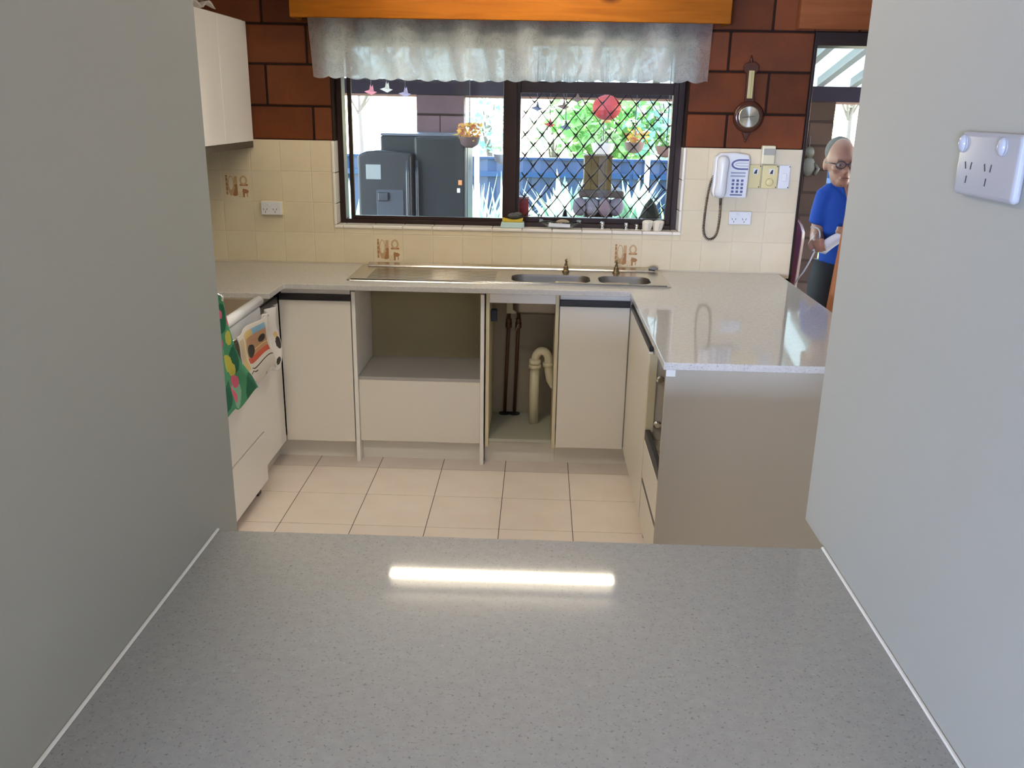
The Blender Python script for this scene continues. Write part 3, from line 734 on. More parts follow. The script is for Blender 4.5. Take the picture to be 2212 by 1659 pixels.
# ------------------------------------------------------------------ outlets
def outlet(x0, x1, z0, z1, yb, dep, label, block=True):
    t = thing('power_outlet', ((x0+x1)/2, yb, z0), label, 'outlet', 'power outlets')
    y1 = yb
    if block:
        bx(x0-.002, x1+.002, yb-dep+.009, yb-.0005, z0-.002, z1+.002).build('mounting_block', CREAM, t, bevel=.004); 
    bx(x0, x1, yb-dep, yb-dep+.0085, z0, z1).build('face_plate', WPLAST, t, bevel=.004, segs=3)
    w, h = x1-x0, z1-z0
    for fx in (.25, .72):
        cx = x0 + w*fx
        m = MB()
        for dx, dz, r in ((-.012,0,.35), (.004,0,-.35), (-.004,-.013,0)):
            px, pz = cx+dx, z0 + h*.42 + dz
            c, s = math.cos(r), math.sin(r)
            m.prism([(px + a*c - b*s, pz + a*s + b*c) for a, b in ((-.0012,-.0045),(.0012,-.0045),(.0012,.0045),(-.0012,.0045))], yb-dep-.0006, yb-dep+.001)
        m.build('pin_slots', DARK, t, kind='stuff')
        bx(cx-.007+.012, cx+.007+.012, yb-dep-.004, yb-dep, z0+h*.72, z0+h*.86).build('switch', WPLAST, t, bevel=.002)
    return t
outlet(-1.386, -1.284, 1.143, 1.208, YT, .036, 'white double outlet on a raised block, below the overhead cupboard')
outlet(.934, 1.042, 1.143, 1.206, YT, .020, 'white double outlet under the telephone')
# large outlet on the near partition (its face looks towards -X)
t = thing('power_outlet', (.5513, 1.12, 1.585), 'large white double outlet with round rockers on the pale near wall', 'outlet', 'power outlets')
bx(.5395, .5510, 1.045, 1.198, 1.585, 1.663).build('face_plate', P('glossy_white_plastic', (.42,.42,.44), .12), t, bevel=.006, segs=4)
GW = bpy.data.materials['glossy_white_plastic']
for y in (1.186, 1.085):
    MB().ell((.5385, y, 1.648), (.006, .0075, .011), 14, 8).build('rocker', GW, t, smooth=True)
    MB().lathe([(.011, 0), (.011, .0012), (.0085, .0016)], (.5381, y, 1.648), 16, 'X').build('switch_ring', GW, t)
for y in (1.163, 1.112):
    m = MB()
    for dy, dz, r in ((.009,0,-.4), (-.006,0,.15), (.002,-.017,.1)):
        cy, cz = y+dy, 1.622+dz
        c, s = math.cos(r), math.sin(r)
        m.prism([(cy + a*c - b*s, cz + a*s + b*c) for a, b in ((-.0009,-.0045),(.0009,-.0045),(.0009,.0045),(-.0009,.0045))], .5389, .5400, 'YZ')
    m.build('pin_slots', DARK, t, kind='stuff')

# ------------------------------------------------------------------ telephone, chime and switch plates
ph = thing('wall_telephone', (.914, 4.42, 1.275), 'white corded wall telephone with blue keypad, on the cream tiles', 'telephone')
m = MB().prism([(.832,1.30),(.840,1.278),(.999,1.274),(1.002,1.46),(.995,1.478),(.93,1.488),(.86,1.484),(.836,1.465)], 4.385, YT-.0005)
m.build('body', WPLAST, ph, bevel=.008, segs=3)
hp = MB(); n = 14
prof = []
for i in range(n+1):
    t_ = i/n; z = 1.282 + t_*.186
    y = 4.366 - .014*math.sin(PI*t_) ; prof.append((.866 + .004*(t_-.5), y, z))
hp.tube(prof, [.022,.027,.0285,.027,.025,.024,.024,.024,.024,.025,.026,.028,.0285,.027,.021], 14).build('handset', WPLAST, ph, smooth=True)
YF = 4.3845
for r in range(4):
    for k in range(3):
        x, z = .928 + k*.0215, 1.358 - r*.0175
        bx(x-.006, x+.006, YF-.004, YF+.001, z-.0055, z+.0055).build('key', BLUEP, ph, bevel=.0015)
bx(.918, .976, YF-.0025, YF+.001, 1.287, 1.293).build('key_bar', BLUEP, ph, bevel=.001)
GB = P('pale_grey_blue_print', (.33, .34, .42), .5)
for z in (1.394, 1.379):
    bx(.914, .984, YF-.001, YF+.001, z-.004, z+.004).build('memory_key_strip', GB, ph)
ring = lambda rx, rz, x0: [(.955 - rx*math.cos(a), 1.433 + rz*math.sin(a)) for a in [-PI/2 + PI*i/14 for i in range(15)]]
o1, o2 = ring(.042, .025, 0), ring(.033, .017, 0)
def openring(o1, o2, x1): return [(x1, o1[0][1])] + o1 + [(x1, o1[-1][1]), (x1, o2[-1][1])] + o2[::-1] + [(x1, o2[0][1])]
MB().prism(openring(o1, o2, .994), YF-.001, YF+.001).build('printed_arch', BLUEP, ph)
o3, o4 = ring(.024, .008, 0), ring(.021, .005, 0)
MB().prism(openring(o3, o4, .994), YF-.001, YF+.001).build('printed_arch', GB, ph)
cpath = [(.838,4.41,1.378), (.826,4.415,1.34), (.817,4.42,1.27), (.812,4.425,1.17), (.813,4.425,1.11), (.824,4.425,1.078), (.845,4.425,1.066), (.868,4.425,1.078), (.880,4.42,1.11), (.884,4.415,1.17), (.880,4.40,1.235), (.873,4.375,1.275)]
def catmull(pts, n):
    P_ = [Vector(pts[0])] + [Vector(p) for p in pts] + [Vector(pts[-1])]; out = []
    for i in range(1, len(P_)-2):
        for j in range(n):
            t_ = j/n; a, b, c_, d_ = P_[i-1:i+3]
            out.append(.5*((2*b) + (c_-a)*t_ + (2*a-5*b+4*c_-d_)*t_**2 + (3*b-a-3*c_+d_)*t_**3))
    out.append(P_[-2]); return out
cp = catmull(cpath, 80); helix = []
L = 0
for i in range(len(cp)-1):
    L += (cp[i+1]-cp[i]).length
    tn = (cp[i+1]-cp[i]).normalized(); a = tn.cross(Vector((0,1,0))).normalized(); b = tn.cross(a)
    an = L/.0072*2*PI
    helix.append(cp[i] + (a*math.cos(an) + b*math.sin(an))*.0055)
MB().tube(helix, .0017, 5).build('coiled_cord', P('dark_cord', (.035,.028,.025), .4), ph, smooth=True)
ch = thing('door_chime', (1.092, YT, 1.434), 'cream door chime box with grey window above the switch plates', 'chime')
bx(1.060, 1.124, 4.41, YT-.0005, 1.434, 1.522).build('case', CREAM, ch, bevel=.006, segs=3)
bx(1.068, 1.121, 4.4085, 4.411, 1.478, 1.508).build('grey_window', GREYP, ch, bevel=.001)
def plate(x0, x1, mat, label, knob=None, sticker=None, dep=.014):
    t = thing('switch_plate', ((x0+x1)/2, YT, 1.319), label, 'switch', 'wall plates beside the telephone')
    bx(x0, x1, YT-dep, YT-.0005, 1.319, 1.431).build('face_plate', mat, t, bevel=.004)
    if sticker:
        cx = (x0+x1)/2 + sticker
        m = MB().mat(0); bx_ = m.prism([(cx-.012,1.387),(cx+.012,1.387),(cx+.012,1.413),(cx-.012,1.413)], YT-dep-.0006, YT-dep+.0005)
        m.cur = 1; m.prism([(cx-.009,1.389),(cx+.006,1.389),(cx+.007,1.411),(cx-.002,1.405)], YT-dep-.0012, YT-dep-.0005)
        m.build('sticker', [WPLAST, DARK], t)
    if knob: MB().lathe([(.019,0),(.017,.010),(.012,.013)], ((x0+x1)/2, YT-dep, 1.35), 18, 'Y').build('knob', mat, t, smooth=True)
    for z in (1.326, 1.424): MB().lathe([(.003,0),(.003,.0012)], (x1-.006, YT-dep, z), 8, 'Y').build('screw', DARK, t)
    return t
plate(1.008, 1.069, YELLOW, 'yellowed plate with dark boat sticker, half behind the telephone', sticker=.004)
plate(1.074, 1.150, YELLOW, 'yellowed plate with round knob and dark sticker under the chime', knob=1, sticker=.006, dep=.018)
w_ = plate(1.155, 1.210, WPLAST, 'plain white switch plate nearest the doorway')
bx(1.172, 1.192, YT-.020, YT-.0142, 1.355, 1.393).build('rocker', WPLAST, w_, bevel=.003)

# ------------------------------------------------------------------ barometer
ba = thing('barometer', (.98, YB, 1.54), 'dark wooden banjo barometer with silver dial and brass thermometer, on the brown blocks', 'barometer')
YW = YT+.0035
MB().lathe([(.058,-.0), (.071,.004), (.073,.018), (.066,.026), (.055,.028)], (.982, YW, 1.652), 40, 'Y').build('dial_case', FIG, ba, smooth=True)
MB().prism([(.958,1.70),(1.006,1.70),(.998,1.80),(.996,1.845),(1.012,1.86),(1.012,1.885),(.995,1.898),(.973,1.90),(.951,1.895),(.938,1.88),(.94,1.858),(.956,1.845),(.958,1.80)], YW-.020, YW).build('stem', FIG, ba, bevel=.005, segs=2)
MB().tube([(.975, YW-.012, 1.895), (.973, YW-.012, 1.912), (.973, YW-.012, 1.928)], [.010, .006, .002], 8).build('finial', FIG, ba, smooth=True)
MB().prism([(.95,1.605),(1.014,1.605),(.985,1.545),(.974,1.545)], YW-.016, YW).build('lower_tip', FIG, ba, bevel=.004)
MB().ell((.978, YW-.012, 1.541), (.007,.007,.007), 10, 6).build('drop', FIG, ba, smooth=True)
bx(.966, .991, YW-.024, YW-.0195, 1.735, 1.86).build('thermometer_plate', GOLD, ba, bevel=.001)
MB().tube([(.9785, YW-.0265, 1.745), (.9785, YW-.0265, 1.852)], .0022, 6).build('thermometer_tube', glass_mat('thin_glass', .2), ba)
MB().lathe([(.0495,0),(.0515,.004),(.047,.007)], (.982, YW-.027, 1.652), 40, 'Y').build('bezel', P('polished_brass', (.70,.62,.40), .2, metal=1), ba, smooth=True)
MB().lathe([(.046,0),(.046,.0085),(.001,.0086)], (.982, YW-.027, 1.652), 48, 'Y').build('dial', DIAL, ba)
MB().tube([(.950, YW-.037, 1.648), (1.010, YW-.037, 1.656)], .0009, 5).build('pointer', DARK, ba)

# ------------------------------------------------------------------ things on the sill
ZS = WZ0 + .0042
m = MB().prism([(-.197, ZS), (-.075, ZS), (-.077, ZS+.028), (-.19, ZS+.028)], 4.455, 4.525)
m.build('soap_box', P('pale_aqua_plastic', (.52,.68,.66), .35), bevel=.004, segs=2, label='pale aqua plastic box under the yellow sponge on the sill', cat='box')
def sp(u, v): return (-.187 + u*.105, 4.462 + v*.055, ZS+.0285)
m = MB(); n = 12
prf = [(-.187+.105*i/n, ZS+.046 - .006*math.sin(PI*i/n)) for i in range(n+1)]
m.prism([(-.184, ZS+.0285), (-.085, ZS+.0285)] + prf[::-1], 4.462, 4.517)
m.build('sponge', P('yellow_sponge', (.62,.45,.05), .9, bump=(250,.8)), bevel=.003, label='yellow kitchen sponge on the aqua box', cat='sponge')
MB().ell((-.125, 4.49, ZS+.057), (.036,.022,.016), 14, 8).ell((-.108, 4.49, ZS+.064), (.022,.018,.013), 12, 7).build('scourer', P('dark_grey_scourer', (.07,.075,.08), .9, bump=(160,1.0)), smooth=True, label='dark grey scourer lying on top of the yellow sponge', cat='scourer')
gd = MB().lathe([(.030,0),(.055,.004),(.098,.024),(.102,.034),(.096,.032),(.05,.008)], (0,0,0), 28)
gd.v = [Vector((v.x + .103, v.y*.32 + 4.488, v.z + ZS + .0004)) for v in gd.v]
dsh = gd.build('glass_dish', glass_mat('dish_glass', .16, (.86,.88,.88), .05), smooth=True, label='shallow oval glass dish with white label strip on the sill', cat='dish')
MB().prism([(.045, ZS+.012), (.153, ZS+.010), (.155, ZS+.026), (.047, ZS+.029)], 4.4505, 4.4525).build('label_strip', WPLAST, dsh)
for x in (.008, .198): MB().ell((x, 4.488, ZS+.036), (.012,.010,.008), 10, 6).build('dish_handle', glass_mat('handle_glass', .3) if 'handle_glass' not in bpy.data.materials else bpy.data.materials['handle_glass'], dsh, smooth=True)
MB().ell((.118, 4.497, ZS+.030), (.034,.012,.014), 16, 8).build('bar_soap', P('tan_soap', (.34,.27,.17), .5), smooth=True, label='tan oval soap bar lying in the glass dish', cat='soap')
for x, h, lab in ((.316, .040, 'tallest of three small chrome tap fittings on the sill'), (.435, .036, 'chrome tap fitting, middle one of three on the sill'), (.487, .031, 'chrome tap fitting beside the cream cups on the sill')):
    s_ = h/.04
    MB().lathe([(.014*s_,0),(.014*s_,.008*s_),(.008*s_,.012*s_),(.010*s_,.026*s_),(.012*s_,.034*s_),(.006*s_,h)], (x, 4.475, ZS+.0002), 14).build('tap_fitting', CHROME, smooth=True, label=lab, cat='tap', group='loose tap fittings on the sill')
CUP = P('cream_ceramic', (.72,.66,.54), .35)
for cx, lab in ((.539, 'cream ribbed tapered cup, the one nearer the chrome fittings'), (.592, 'cream ribbed tapered cup, the one nearer the window corner')):
    m = MB(); rr = []
    for z, r in ((0,.019),(.004,.021),(.040,.027),(.047,.025),(.050,.018)):
        ring_ = []
        for j in range(32):
            a = 2*PI*j/32; q = r*(1 + .06*math.cos(a*8)); ring_.append(len(m.v)); m.v.append(Vector((cx + q*math.cos(a) + z*.12, 4.478 + q*math.sin(a), ZS+.0003+z)))
        rr.append(ring_)
    for q in range(len(rr)-1):
        for j in range(32): m.face((rr[q][j], rr[q][(j+1)%32], rr[q+1][(j+1)%32], rr[q+1][j]))
    m.face(rr[0][::-1]); m.face(rr[-1])
    m.build('ribbed_cup', CUP, label=lab, cat='cup', group='cream cups on the sill')

# ------------------------------------------------------------------ outdoors: patio, roof, fence, garden
ZG = -.40
slabbox('ground', P('pale_paving', (.16,.15,.135), .8, var=(3, (.13,.125,.11))), (-9, 14, 4.64, 8.6, -.6, ZG))
LAWN = P('lawn', (.08,.13,.03), .9, var=(14, (.11,.15,.045)))
slabbox('ground_lawn', LAWN, (-14, 18, 8.6, 22, -.6, ZG-.01))
slabbox('step', P('landing_concrete', (.16,.15,.14), .8), (.9, 3.0, 4.641, 5.75, ZG+.001, -.17))
slabbox('window_ledge', P('ledge_brown', (.12,.05,.03), .5), (-1.05, .75, 4.641, 4.90, 1.04, 1.075))
RW = P('white_roof_sheet', (.40,.40,.39), .5)
RS = leaf_mat('translucent_roof_sheet', (.42,.46,.43), (.62,.68,.64), .5)
ro = thing('patio_roof', (.6, 6.4, 2.3), 'white patio roof of sheets on pale rafters, seen through the doorway', 'roof')
def rz(y): return 2.62 - .217*(y-4.66)
MB().add([(-6,4.66,rz(4.66)+.07),(9,4.66,rz(4.66)+.07),(9,8.45,rz(8.45)+.07),(-6,8.45,rz(8.45)+.07),(-6,4.66,rz(4.66)+.085),(9,4.66,rz(4.66)+.085),(9,8.45,rz(8.45)+.085),(-6,8.45,rz(8.45)+.085)],
         [(0,3,2,1),(4,5,6,7),(0,1,5,4),(1,2,6,5),(2,3,7,6),(3,0,4,7)]).build('roof_sheet', RS, ro)
rf = None
for i in range(48):
    x = -5.5 + i*.28
    m = MB().add([(x,4.66,rz(4.66)),(x+.06,4.66,rz(4.66)),(x+.06,8.05,rz(8.05)),(x,8.05,rz(8.05)),(x,4.66,rz(4.66)+.069),(x+.06,4.66,rz(4.66)+.069),(x+.06,8.05,rz(8.05)+.069),(x,8.05,rz(8.05)+.069)],
         [(0,3,2,1),(4,5,6,7),(0,1,5,4),(1,2,6,5),(2,3,7,6),(3,0,4,7)])
    if -2 < x < 5: m.build('rafter', RW, ro)
bm_o = thing('patio_beam', (.6, 8.1, 1.76), 'dark brown beam carrying the outer edge of the patio roof', 'beam')
bx(-6, 9, 8.06, 8.20, 1.762, 1.885).build('timber', P('dark_beam', (.02,.014,.02), .8, spec=.05), bm_o)
gt_ = thing('gutter', (.6, 8.3, 1.72), 'pinkish gutter hanging just below the dark patio beam', 'gutter')
bx(-6, 9, 8.26, 8.36, 1.742, 1.84).build('channel', P('terracotta_pink', (.42,.24,.19), .5), gt_, bevel=.01)

def pier(x0, x1, label, PBL, z1=1.76):
    t = thing('block_pier', ((x0+x1)/2, 8.13, ZG), label, 'pillar', 'brown patio piers')
    bx(x0+.004, x1-.004, 8.034, 8.226, ZG, z1).build('mortar', MORTAR, t)
    k = 0; z = ZG
    while z < z1 - .02:
        zz = min(z+.19, z1)
        cuts = [x0, x1] if (x1-x0) < .45 and k % 2 == 0 else [x0, (x0+x1)/2 + (.1 if k % 2 else -.1)*(x1-x0 > .45), x1]
        for a, b in zip(cuts[:-1], cuts[1:]):
            bx(a+.003, b-.003, 8.03, 8.23, z+.004, zz-.004).build('block', PBL, t, bevel=.004, segs=1)
        z += .2; k += 1
PB1 = P('mauve_brown_block', (.11,.065,.07), .7, spec=.1, var=(5, (.085,.05,.05)), objvar=.15)
PB2 = P('dark_brown_block', (.04,.020,.013), .7, spec=.1, var=(5, (.03,.015,.010)), objvar=.2)
pier(-1.10, -.68, 'mauve-brown block pier behind the outdoor fridge', PB1)
pier(1.90, 2.52, 'brown block pier seen through the doorway behind the person', PB2)
on_ = thing('wall_ornament', (2.33, 8.02, 1.15), 'dull gold figure ornament hanging on the pier by the doorway', 'ornament')
MB().ell((2.33, 8.005, 1.34), (.045,.02,.05), 14, 8).ell((2.335, 8.005, 1.22), (.06,.02,.085), 14, 8).tube([(2.29,8.005,1.25),(2.25,8.0,1.2),(2.28,7.99,1.15)], .015, 8).tube([(2.38,8.005,1.25),(2.42,8.0,1.2),(2.39,7.99,1.15)], .015, 8).build('figure', P('dull_gold', (.028,.018,.008), .6), on_, smooth=True)
MB().tube([(2.33,8.02,1.38),(2.33,8.025,1.48)], .003, 5).build('hanging_wire', DARK, on_)

fe = thing('fence', (1, 10.05, ZG), 'blue sheet-metal garden fence with a lighter rail', 'fence')
FB = P('blue_fence', (.003,.023,.062), .5)
FBL = P('blue_fence_rail', (.008,.038,.085), .45)
for i in range(9):
    x0 = -7 + i*2.0
    m = MB(); prof = []
    n = 20
    for j in range(n+1):
        a = x0 + .02 + (1.96)*j/n; prof.append((a, 10.05 + (.018 if j % 2 else -.018)))
    for j in range(n):
        (a, ya), (b, yb) = prof[j], prof[j+1]
        m.add([(a,ya,ZG+.02),(b,yb,ZG+.02),(b,yb,1.12),(a,ya,1.12)], [(0,1,2,3)])
    m.build('fence_panel', FB, fe, solid=.004)
    bx(x0-.019, x0+.019, 10.02, 10.08, ZG-.02, 1.14).build('post', FBL, fe)
    bx(x0+.02, x0+1.98, 10.00, 10.03, .93, .985).build('rail', FBL, fe)
    bx(x0+.02, x0+1.98, 10.02, 10.08, 1.115, 1.14).build('cap', FB, fe)
for x, y, h, lab in ((-.65, 9.2, 1.30, 'white pipe post beyond the outdoor fridge'), (1.075, 9.2, 1.22, 'white pipe post before the fence, towards the dark conifer')):
    MB().tube([(x, y, ZG-.02), (x, y, h)], .026, 12).build('garden_post', P('white_post_paint', (.5,.52,.54), .4) if 'white_post_paint' not in bpy.data.materials else bpy.data.materials['white_post_paint'], smooth=True, label=lab, cat='post', group='white garden posts')

# outdoor fridge
fr = thing('outdoor_fridge', (-1.03, 7.6, ZG), 'large dark grey two-door fridge standing on the patio, with a paper note', 'fridge')
FD = P('dark_grey_fridge', (.020,.018,.017), .45, spec=.3); FD2 = P('charcoal_fridge', (.014,.0135,.012), .45, spec=.3); FT = P('fridge_top', (.08,.08,.095), .5)
bx(-1.315, -.60, 7.44, 8.0, ZG+.03, 1.43).build('body', FD2, fr, bevel=.01)
bx(-1.315, -.60, 7.44, 8.0, 1.4305, 1.45).build('top_panel', FT, fr, bevel=.006)
m = MB().prism([(-1.467, ZG+.06), (-1.035, ZG+.06), (-1.035, 1.30), (-1.30, 1.325), (-1.40, 1.315), (-1.467, 1.285)], 7.22, 7.40)
dl_ = m.build('door', FD, fr, bevel=.02, segs=3)
bx(-1.32, -1.10, 7.212, 7.2195, .62, 1.02).build('dispenser', DARK, dl_, bevel=.01)
bx(-1.305, -1.22, 7.19, 7.2115, .93, 1.0).build('nozzle', BLK, dl_, bevel=.008)
d2 = bx(-1.02, -.605, 7.30, 7.43, ZG+.06, 1.43).build('door', FD2, fr, bevel=.02, segs=3)
for x in (-1.06, -.995): MB().tube([(x, 7.19 if x < -1.03 else 7.27, .2), (x, 7.17 if x < -1.03 else 7.25, .4), (x, 7.17 if x < -1.03 else 7.25, 1.15), (x, 7.19 if x < -1.03 else 7.27, 1.25)], .014, 8).build('handle', BLK, fr, smooth=True)
bx(-.665, -.635, 7.292, 7.2995, 1.06, 1.10).build('fridge_magnet', P('orange_magnet', (.55,.20,.06), .5), fr, bevel=.002)
bx(-.675, -.65, 7.292, 7.2995, 1.0, 1.035).build('fridge_magnet', WPLAST, fr, bevel=.002)
for x in (-1.25, -.66):
    for y in (7.5, 7.95): bx(x-.02, x+.02, y-.02, y+.02, ZG, ZG+.0298).build('foot', BLK, fr)
bx(-1.40, -1.28, 7.2155, 7.2198, 1.10, 1.215).build('paper_note', P('note_paper', (.22,.22,.20), .8), label='pale paper note stuck on the outdoor fridge door', cat='note')

# rockery pillar with a brown box on it
rk = thing('stone_pillar', (.47, 7.2, ZG), 'pillar of pink and grey mottled stones beyond the screened pane', 'pillar')
RKM = [P('pink_stone', (.16,.08,.085), .8, var=(14, (.10,.085,.095)), bump=(30,.9)), P('grey_stone', (.10,.09,.105), .8, var=(16, (.16,.12,.13)), bump=(30,.9)), P('mauve_stone', (.13,.09,.11), .8, var=(15, (.085,.065,.08)), bump=(30,.9))]
rnd = random.Random(3)
bx(.36, .58, 7.13, 7.35, ZG, .97).build('core', MORTAR, rk)
for lev in range(9):
    z = ZG + .07 + lev*.158
    for k in range(4):
        x = .335 + k*.096 + (.04 if lev % 2 else 0) - .02
        m = MB(); m.ell((x, 7.10 + rnd.uniform(-.015,.015), z), (.055+rnd.uniform(-.006,.008), .055, .078+rnd.uniform(-.008,.004)), 10, 7)
        for v in m.v: v += Vector((rnd.uniform(-1,1), rnd.uniform(-1,1), rnd.uniform(-1,1)))*.007
        m.build('stone', RKM[(lev+k*2) % 3], rk, smooth=True)
bx(.305, .655, 7.05, 7.40, 1.005, 1.06).build('cap_slab', P('brown_soil', (.045,.026,.02), .9, bump=(40,1.)), rk, bevel=.015)
wbx = thing('wooden_box', (.45, 7.2, 1.06), 'tan wooden box standing on top of the stone pillar', 'box')
TANW = wood_mat('tan_box_wood', (.07,.042,.014), (.095,.06,.022), .6, knots=False)
for i in range(4): bx(.342 + i*.054, .342+.052 + i*.054, 7.10, 7.115, 1.061, 1.31).build('plank', TANW, wbx, bevel=.002)
bx(.342, .556, 7.1155, 7.30, 1.061, 1.30).build('case', TANW, wbx)
bx(.335, .563, 7.09, 7.31, 1.3105, 1.325).build('lid', TANW, wbx, bevel=.003)

# hanging lantern and ornaments
def hang(top, z0, x, y, o):
    MB().tube([(x, y, z0), (x, y, top)], .003, 5).build('cord', DARK, o)
la = thing('paper_lantern', (.482, 7.0, 1.58), 'round red paper lantern with gold base hanging beyond the screened pane', 'lantern')
m = MB(); prof = []
for i in range(17):
    a = -PI/2 + PI*i/16; prof.append((max(.02, .108*math.cos(a)*(1 + .02*(i % 2))), .092*math.sin(a)))
m.lathe(prof, (.485, 7.0, 1.68), 24).build('shade', P('red_lantern_paper', (.42,.035,.035), .6, emit=((.6,.06,.05), 0.0)), la, smooth=False)
MB().lathe([(.03,0),(.034,.01),(.03,.03)], (.485, 7.0, 1.57), 14).build('base_ring', P('lantern_gold', (.50,.30,.05), .4), la)
hang(rz(7.0)+.0705, 1.77, .485, 7.0, la)
orn = [(-1.30,1.76,'pink','pink hanging paper bird nearest the window edge'), (-1.18,1.78,'sand','pale hanging paper bird above the outdoor fridge'), (-1.04,1.75,'mauve','mauve hanging paper bird beside the mauve pier'), (-.20,1.74,'mauve','mauve hanging paper bird just before the centre stile'),
       (-.04,1.665,'slate','small slate hanging star beyond the top of the screened pane'), (.06,1.548,'red','small red hanging paper bird beyond the screen'), (.16,1.68,'brown','brown hanging leaf ornament below the beam beyond the screen'), (.18,1.53,'slate','slate hanging paper bird over the fence beyond the screen'), (.26,1.735,'brown','brown hanging bell next to the red lantern')]
OC = {'pink': (.55,.18,.2), 'sand': (.5,.45,.38), 'mauve': (.30,.24,.32), 'slate': (.12,.13,.2), 'red': (.5,.05,.06), 'brown': (.2,.12,.1)}
OM = {k: P('paper_'+k, v, .8) for k, v in OC.items()}
for i, (x, z, cname, lab) in enumerate(orn):
    o = thing('hanging_ornament', (x, 7.0, z), lab, 'ornament', 'hanging patio ornaments')
    s = .05 if i != 5 else .045
    m = MB()
    b = [(-1,0,.1),(-.2,0,.35),(.9,0,.05),(.1,0,-.4)]
    m.add([(x+p[0]*s, 7.0+p[1]*s-.012, z+p[2]*s) for p in b] + [(x+p[0]*s, 7.0+p[1]*s+.012, z+p[2]*s) for p in b], [(0,1,2,3),(4,7,6,5),(0,4,5,1),(1,5,6,2),(2,6,7,3),(3,7,4,0)])
    m.build('bird_body', OM[cname], o)
    for sg in (-1, 1):
        MB().add([(x-.25*s, 7.0+sg*.013, z+.15*s), (x+.4*s, 7.0+sg*.013, z+.1*s), (x+.1*s, 7.0+sg*.05, z+1.1*s)], [(0,1,2)]).build('wing', OM[cname], o, solid=.003)
    hang(rz(7.0)+.0705, z+.3*s, x, 7.0, o)

# ---- plants
LV = {'green': leaf_mat('leaf_green', (.10,.24,.05), (.36,.52,.18)), 'pale': leaf_mat('leaf_pale', (.22,.36,.16), (.60,.72,.42)), 'aqua': leaf_mat('leaf_aqua', (.16,.34,.22), (.50,.68,.48)), 'dark': leaf_mat('leaf_dark', (.03,.05,.02), (.07,.09,.035), .15), 'fl': leaf_mat('flower_mix', (.65,.42,.08), (.40,.12,.08))}
BARK = P('bark', (.16,.11,.08), .9)
def leafcloud(n, c, r, size, rnd, shape='ell'):
    m = MB()
    for _ in range(n):
        while True:
            p = Vector((rnd.uniform(-1,1), rnd.uniform(-1,1), rnd.uniform(-1,1)))
            if shape == 'cone':
                t_ = (p.z+1)/2
                if (p.x**2+p.y**2) < (1-t_)**2: break
            elif p.length < 1 and p.length > .35*rnd.random(): break
        p = Vector((c[0]+p.x*r[0], c[1]+p.y*r[1], c[2]+p.z*r[2]))
        a = Vector((rnd.gauss(0,1), rnd.gauss(0,1), rnd.gauss(-.2,.7))).normalized(); b = a.cross(Vector((rnd.gauss(0,1), rnd.gauss(0,1), rnd.gauss(0,1)))).normalized()
        L = size*rnd.uniform(.6,1.4); wd = L*.28
        m.add([p, p + a*L*.5 + b*wd, p + a*L, p + a*L*.5 - b*wd], [(0,1,2,3)])
    return m
def tree(x, y, h, r, n, mk, label, size=.12, seed=1):
    rn = random.Random(seed)
    o = thing('garden_tree', (x, y, ZG), label, 'tree', 'trees beyond the fence')
    leafcloud(n, (x, y, h), r, size, rn).build('crown', LV[mk], o)
    m = MB().tube([(x, y, ZG-.03), (x+.05, y, (ZG+h)/2), (x, y, h)], [.06, .045, .02], 8)
    for k in range(4):
        a = rn.uniform(0, 2*PI); m.tube([(x, y, h*.7+ZG*.3), (x+math.cos(a)*r[0]*.6, y+math.sin(a)*r[1]*.6, h+r[2]*.3)], [.02, .008], 6)
    m.build('trunk', BARK, o)
tree(.85, 12.3, 1.55, (.75,.5,.65), 900, 'green', 'bright green leafy tree above the fence, behind the red lantern', .16, 1)
tree(1.75, 12.0, 1.5, (.6,.5,.8), 700, 'aqua', 'blue-green leafy tree above the fence, towards the window frame', .16, 2)
tree(.15, 13.0, 1.35, (.42,.5,.35), 260, 'pale', 'pale low tree over the fence beside the centre stile', .13, 3)
tree(-.75, 13.0, 1.55, (.28,.4,.55), 300, 'aqua', 'narrow blue-green tree between the pier and the centre stile', .13, 4)
tree(-3.4, 17.0, 2.3, (1.3,.8,.6), 160, 'pale', 'sparse pale tree far beyond the fence above the outdoor fridge', .14, 5)
tree(3.45, 12.5, 1.1, (.5,.5,.75), 700, 'green', 'green tree outside the doorway, beyond the person', .15, 6)
tree(4.6, 14.0, 2.4, (.9,.7,.8), 260, 'pale', 'thin pale tree outside the doorway, highest in the opening', .15, 7)
def clump(x, y, z0, n, L, mk, label, seed, wid=.02, spread=.9, group='leafy clumps by the fence'):
    rn = random.Random(seed); m = MB()
    for _ in range(n):
        a = rn.uniform(0, 2*PI); l = L*rn.uniform(.6,1.1); out = spread*rn.uniform(.15,.75)
        px = None
        pts = [(x + math.cos(a)*out*l*t_*t_*1.0 + rn.uniform(-.01,.01), y + math.sin(a)*out*l*t_*t_, z0 + l*(t_ - .35*out*t_*t_)) for t_ in (0,.25,.5,.75,1)]
        sd = Vector((-math.sin(a), math.cos(a), 0)); w = [wid*.5, wid, wid, wid*.7, .001]
        base = len(m.v)
        for p, q in zip(pts, w): m.v.append(Vector(p)+sd*q); m.v.append(Vector(p)-sd*q)
        for i in range(4): m.face((base+2*i, base+2*i+1, base+2*i+3, base+2*i+2))
    return m.build('leafy_clump', LV[mk], at=(x,y,z0), label=label, cat='plant', group=group)
clump(-.62, 8.9, ZG-.01, 80, 1.5, 'aqua', 'strappy pale plant beside the outdoor fridge', 11, .028)
clump(-.36, 8.75, ZG-.01, 70, 1.5, 'pale', 'strappy pale plant low beside the centre stile', 12, .03)
clump(-1.86, 8.75, ZG-.01, 80, 1.5, 'aqua', 'blue-green strappy plant at the window edge, next to the fridge', 13, .035)
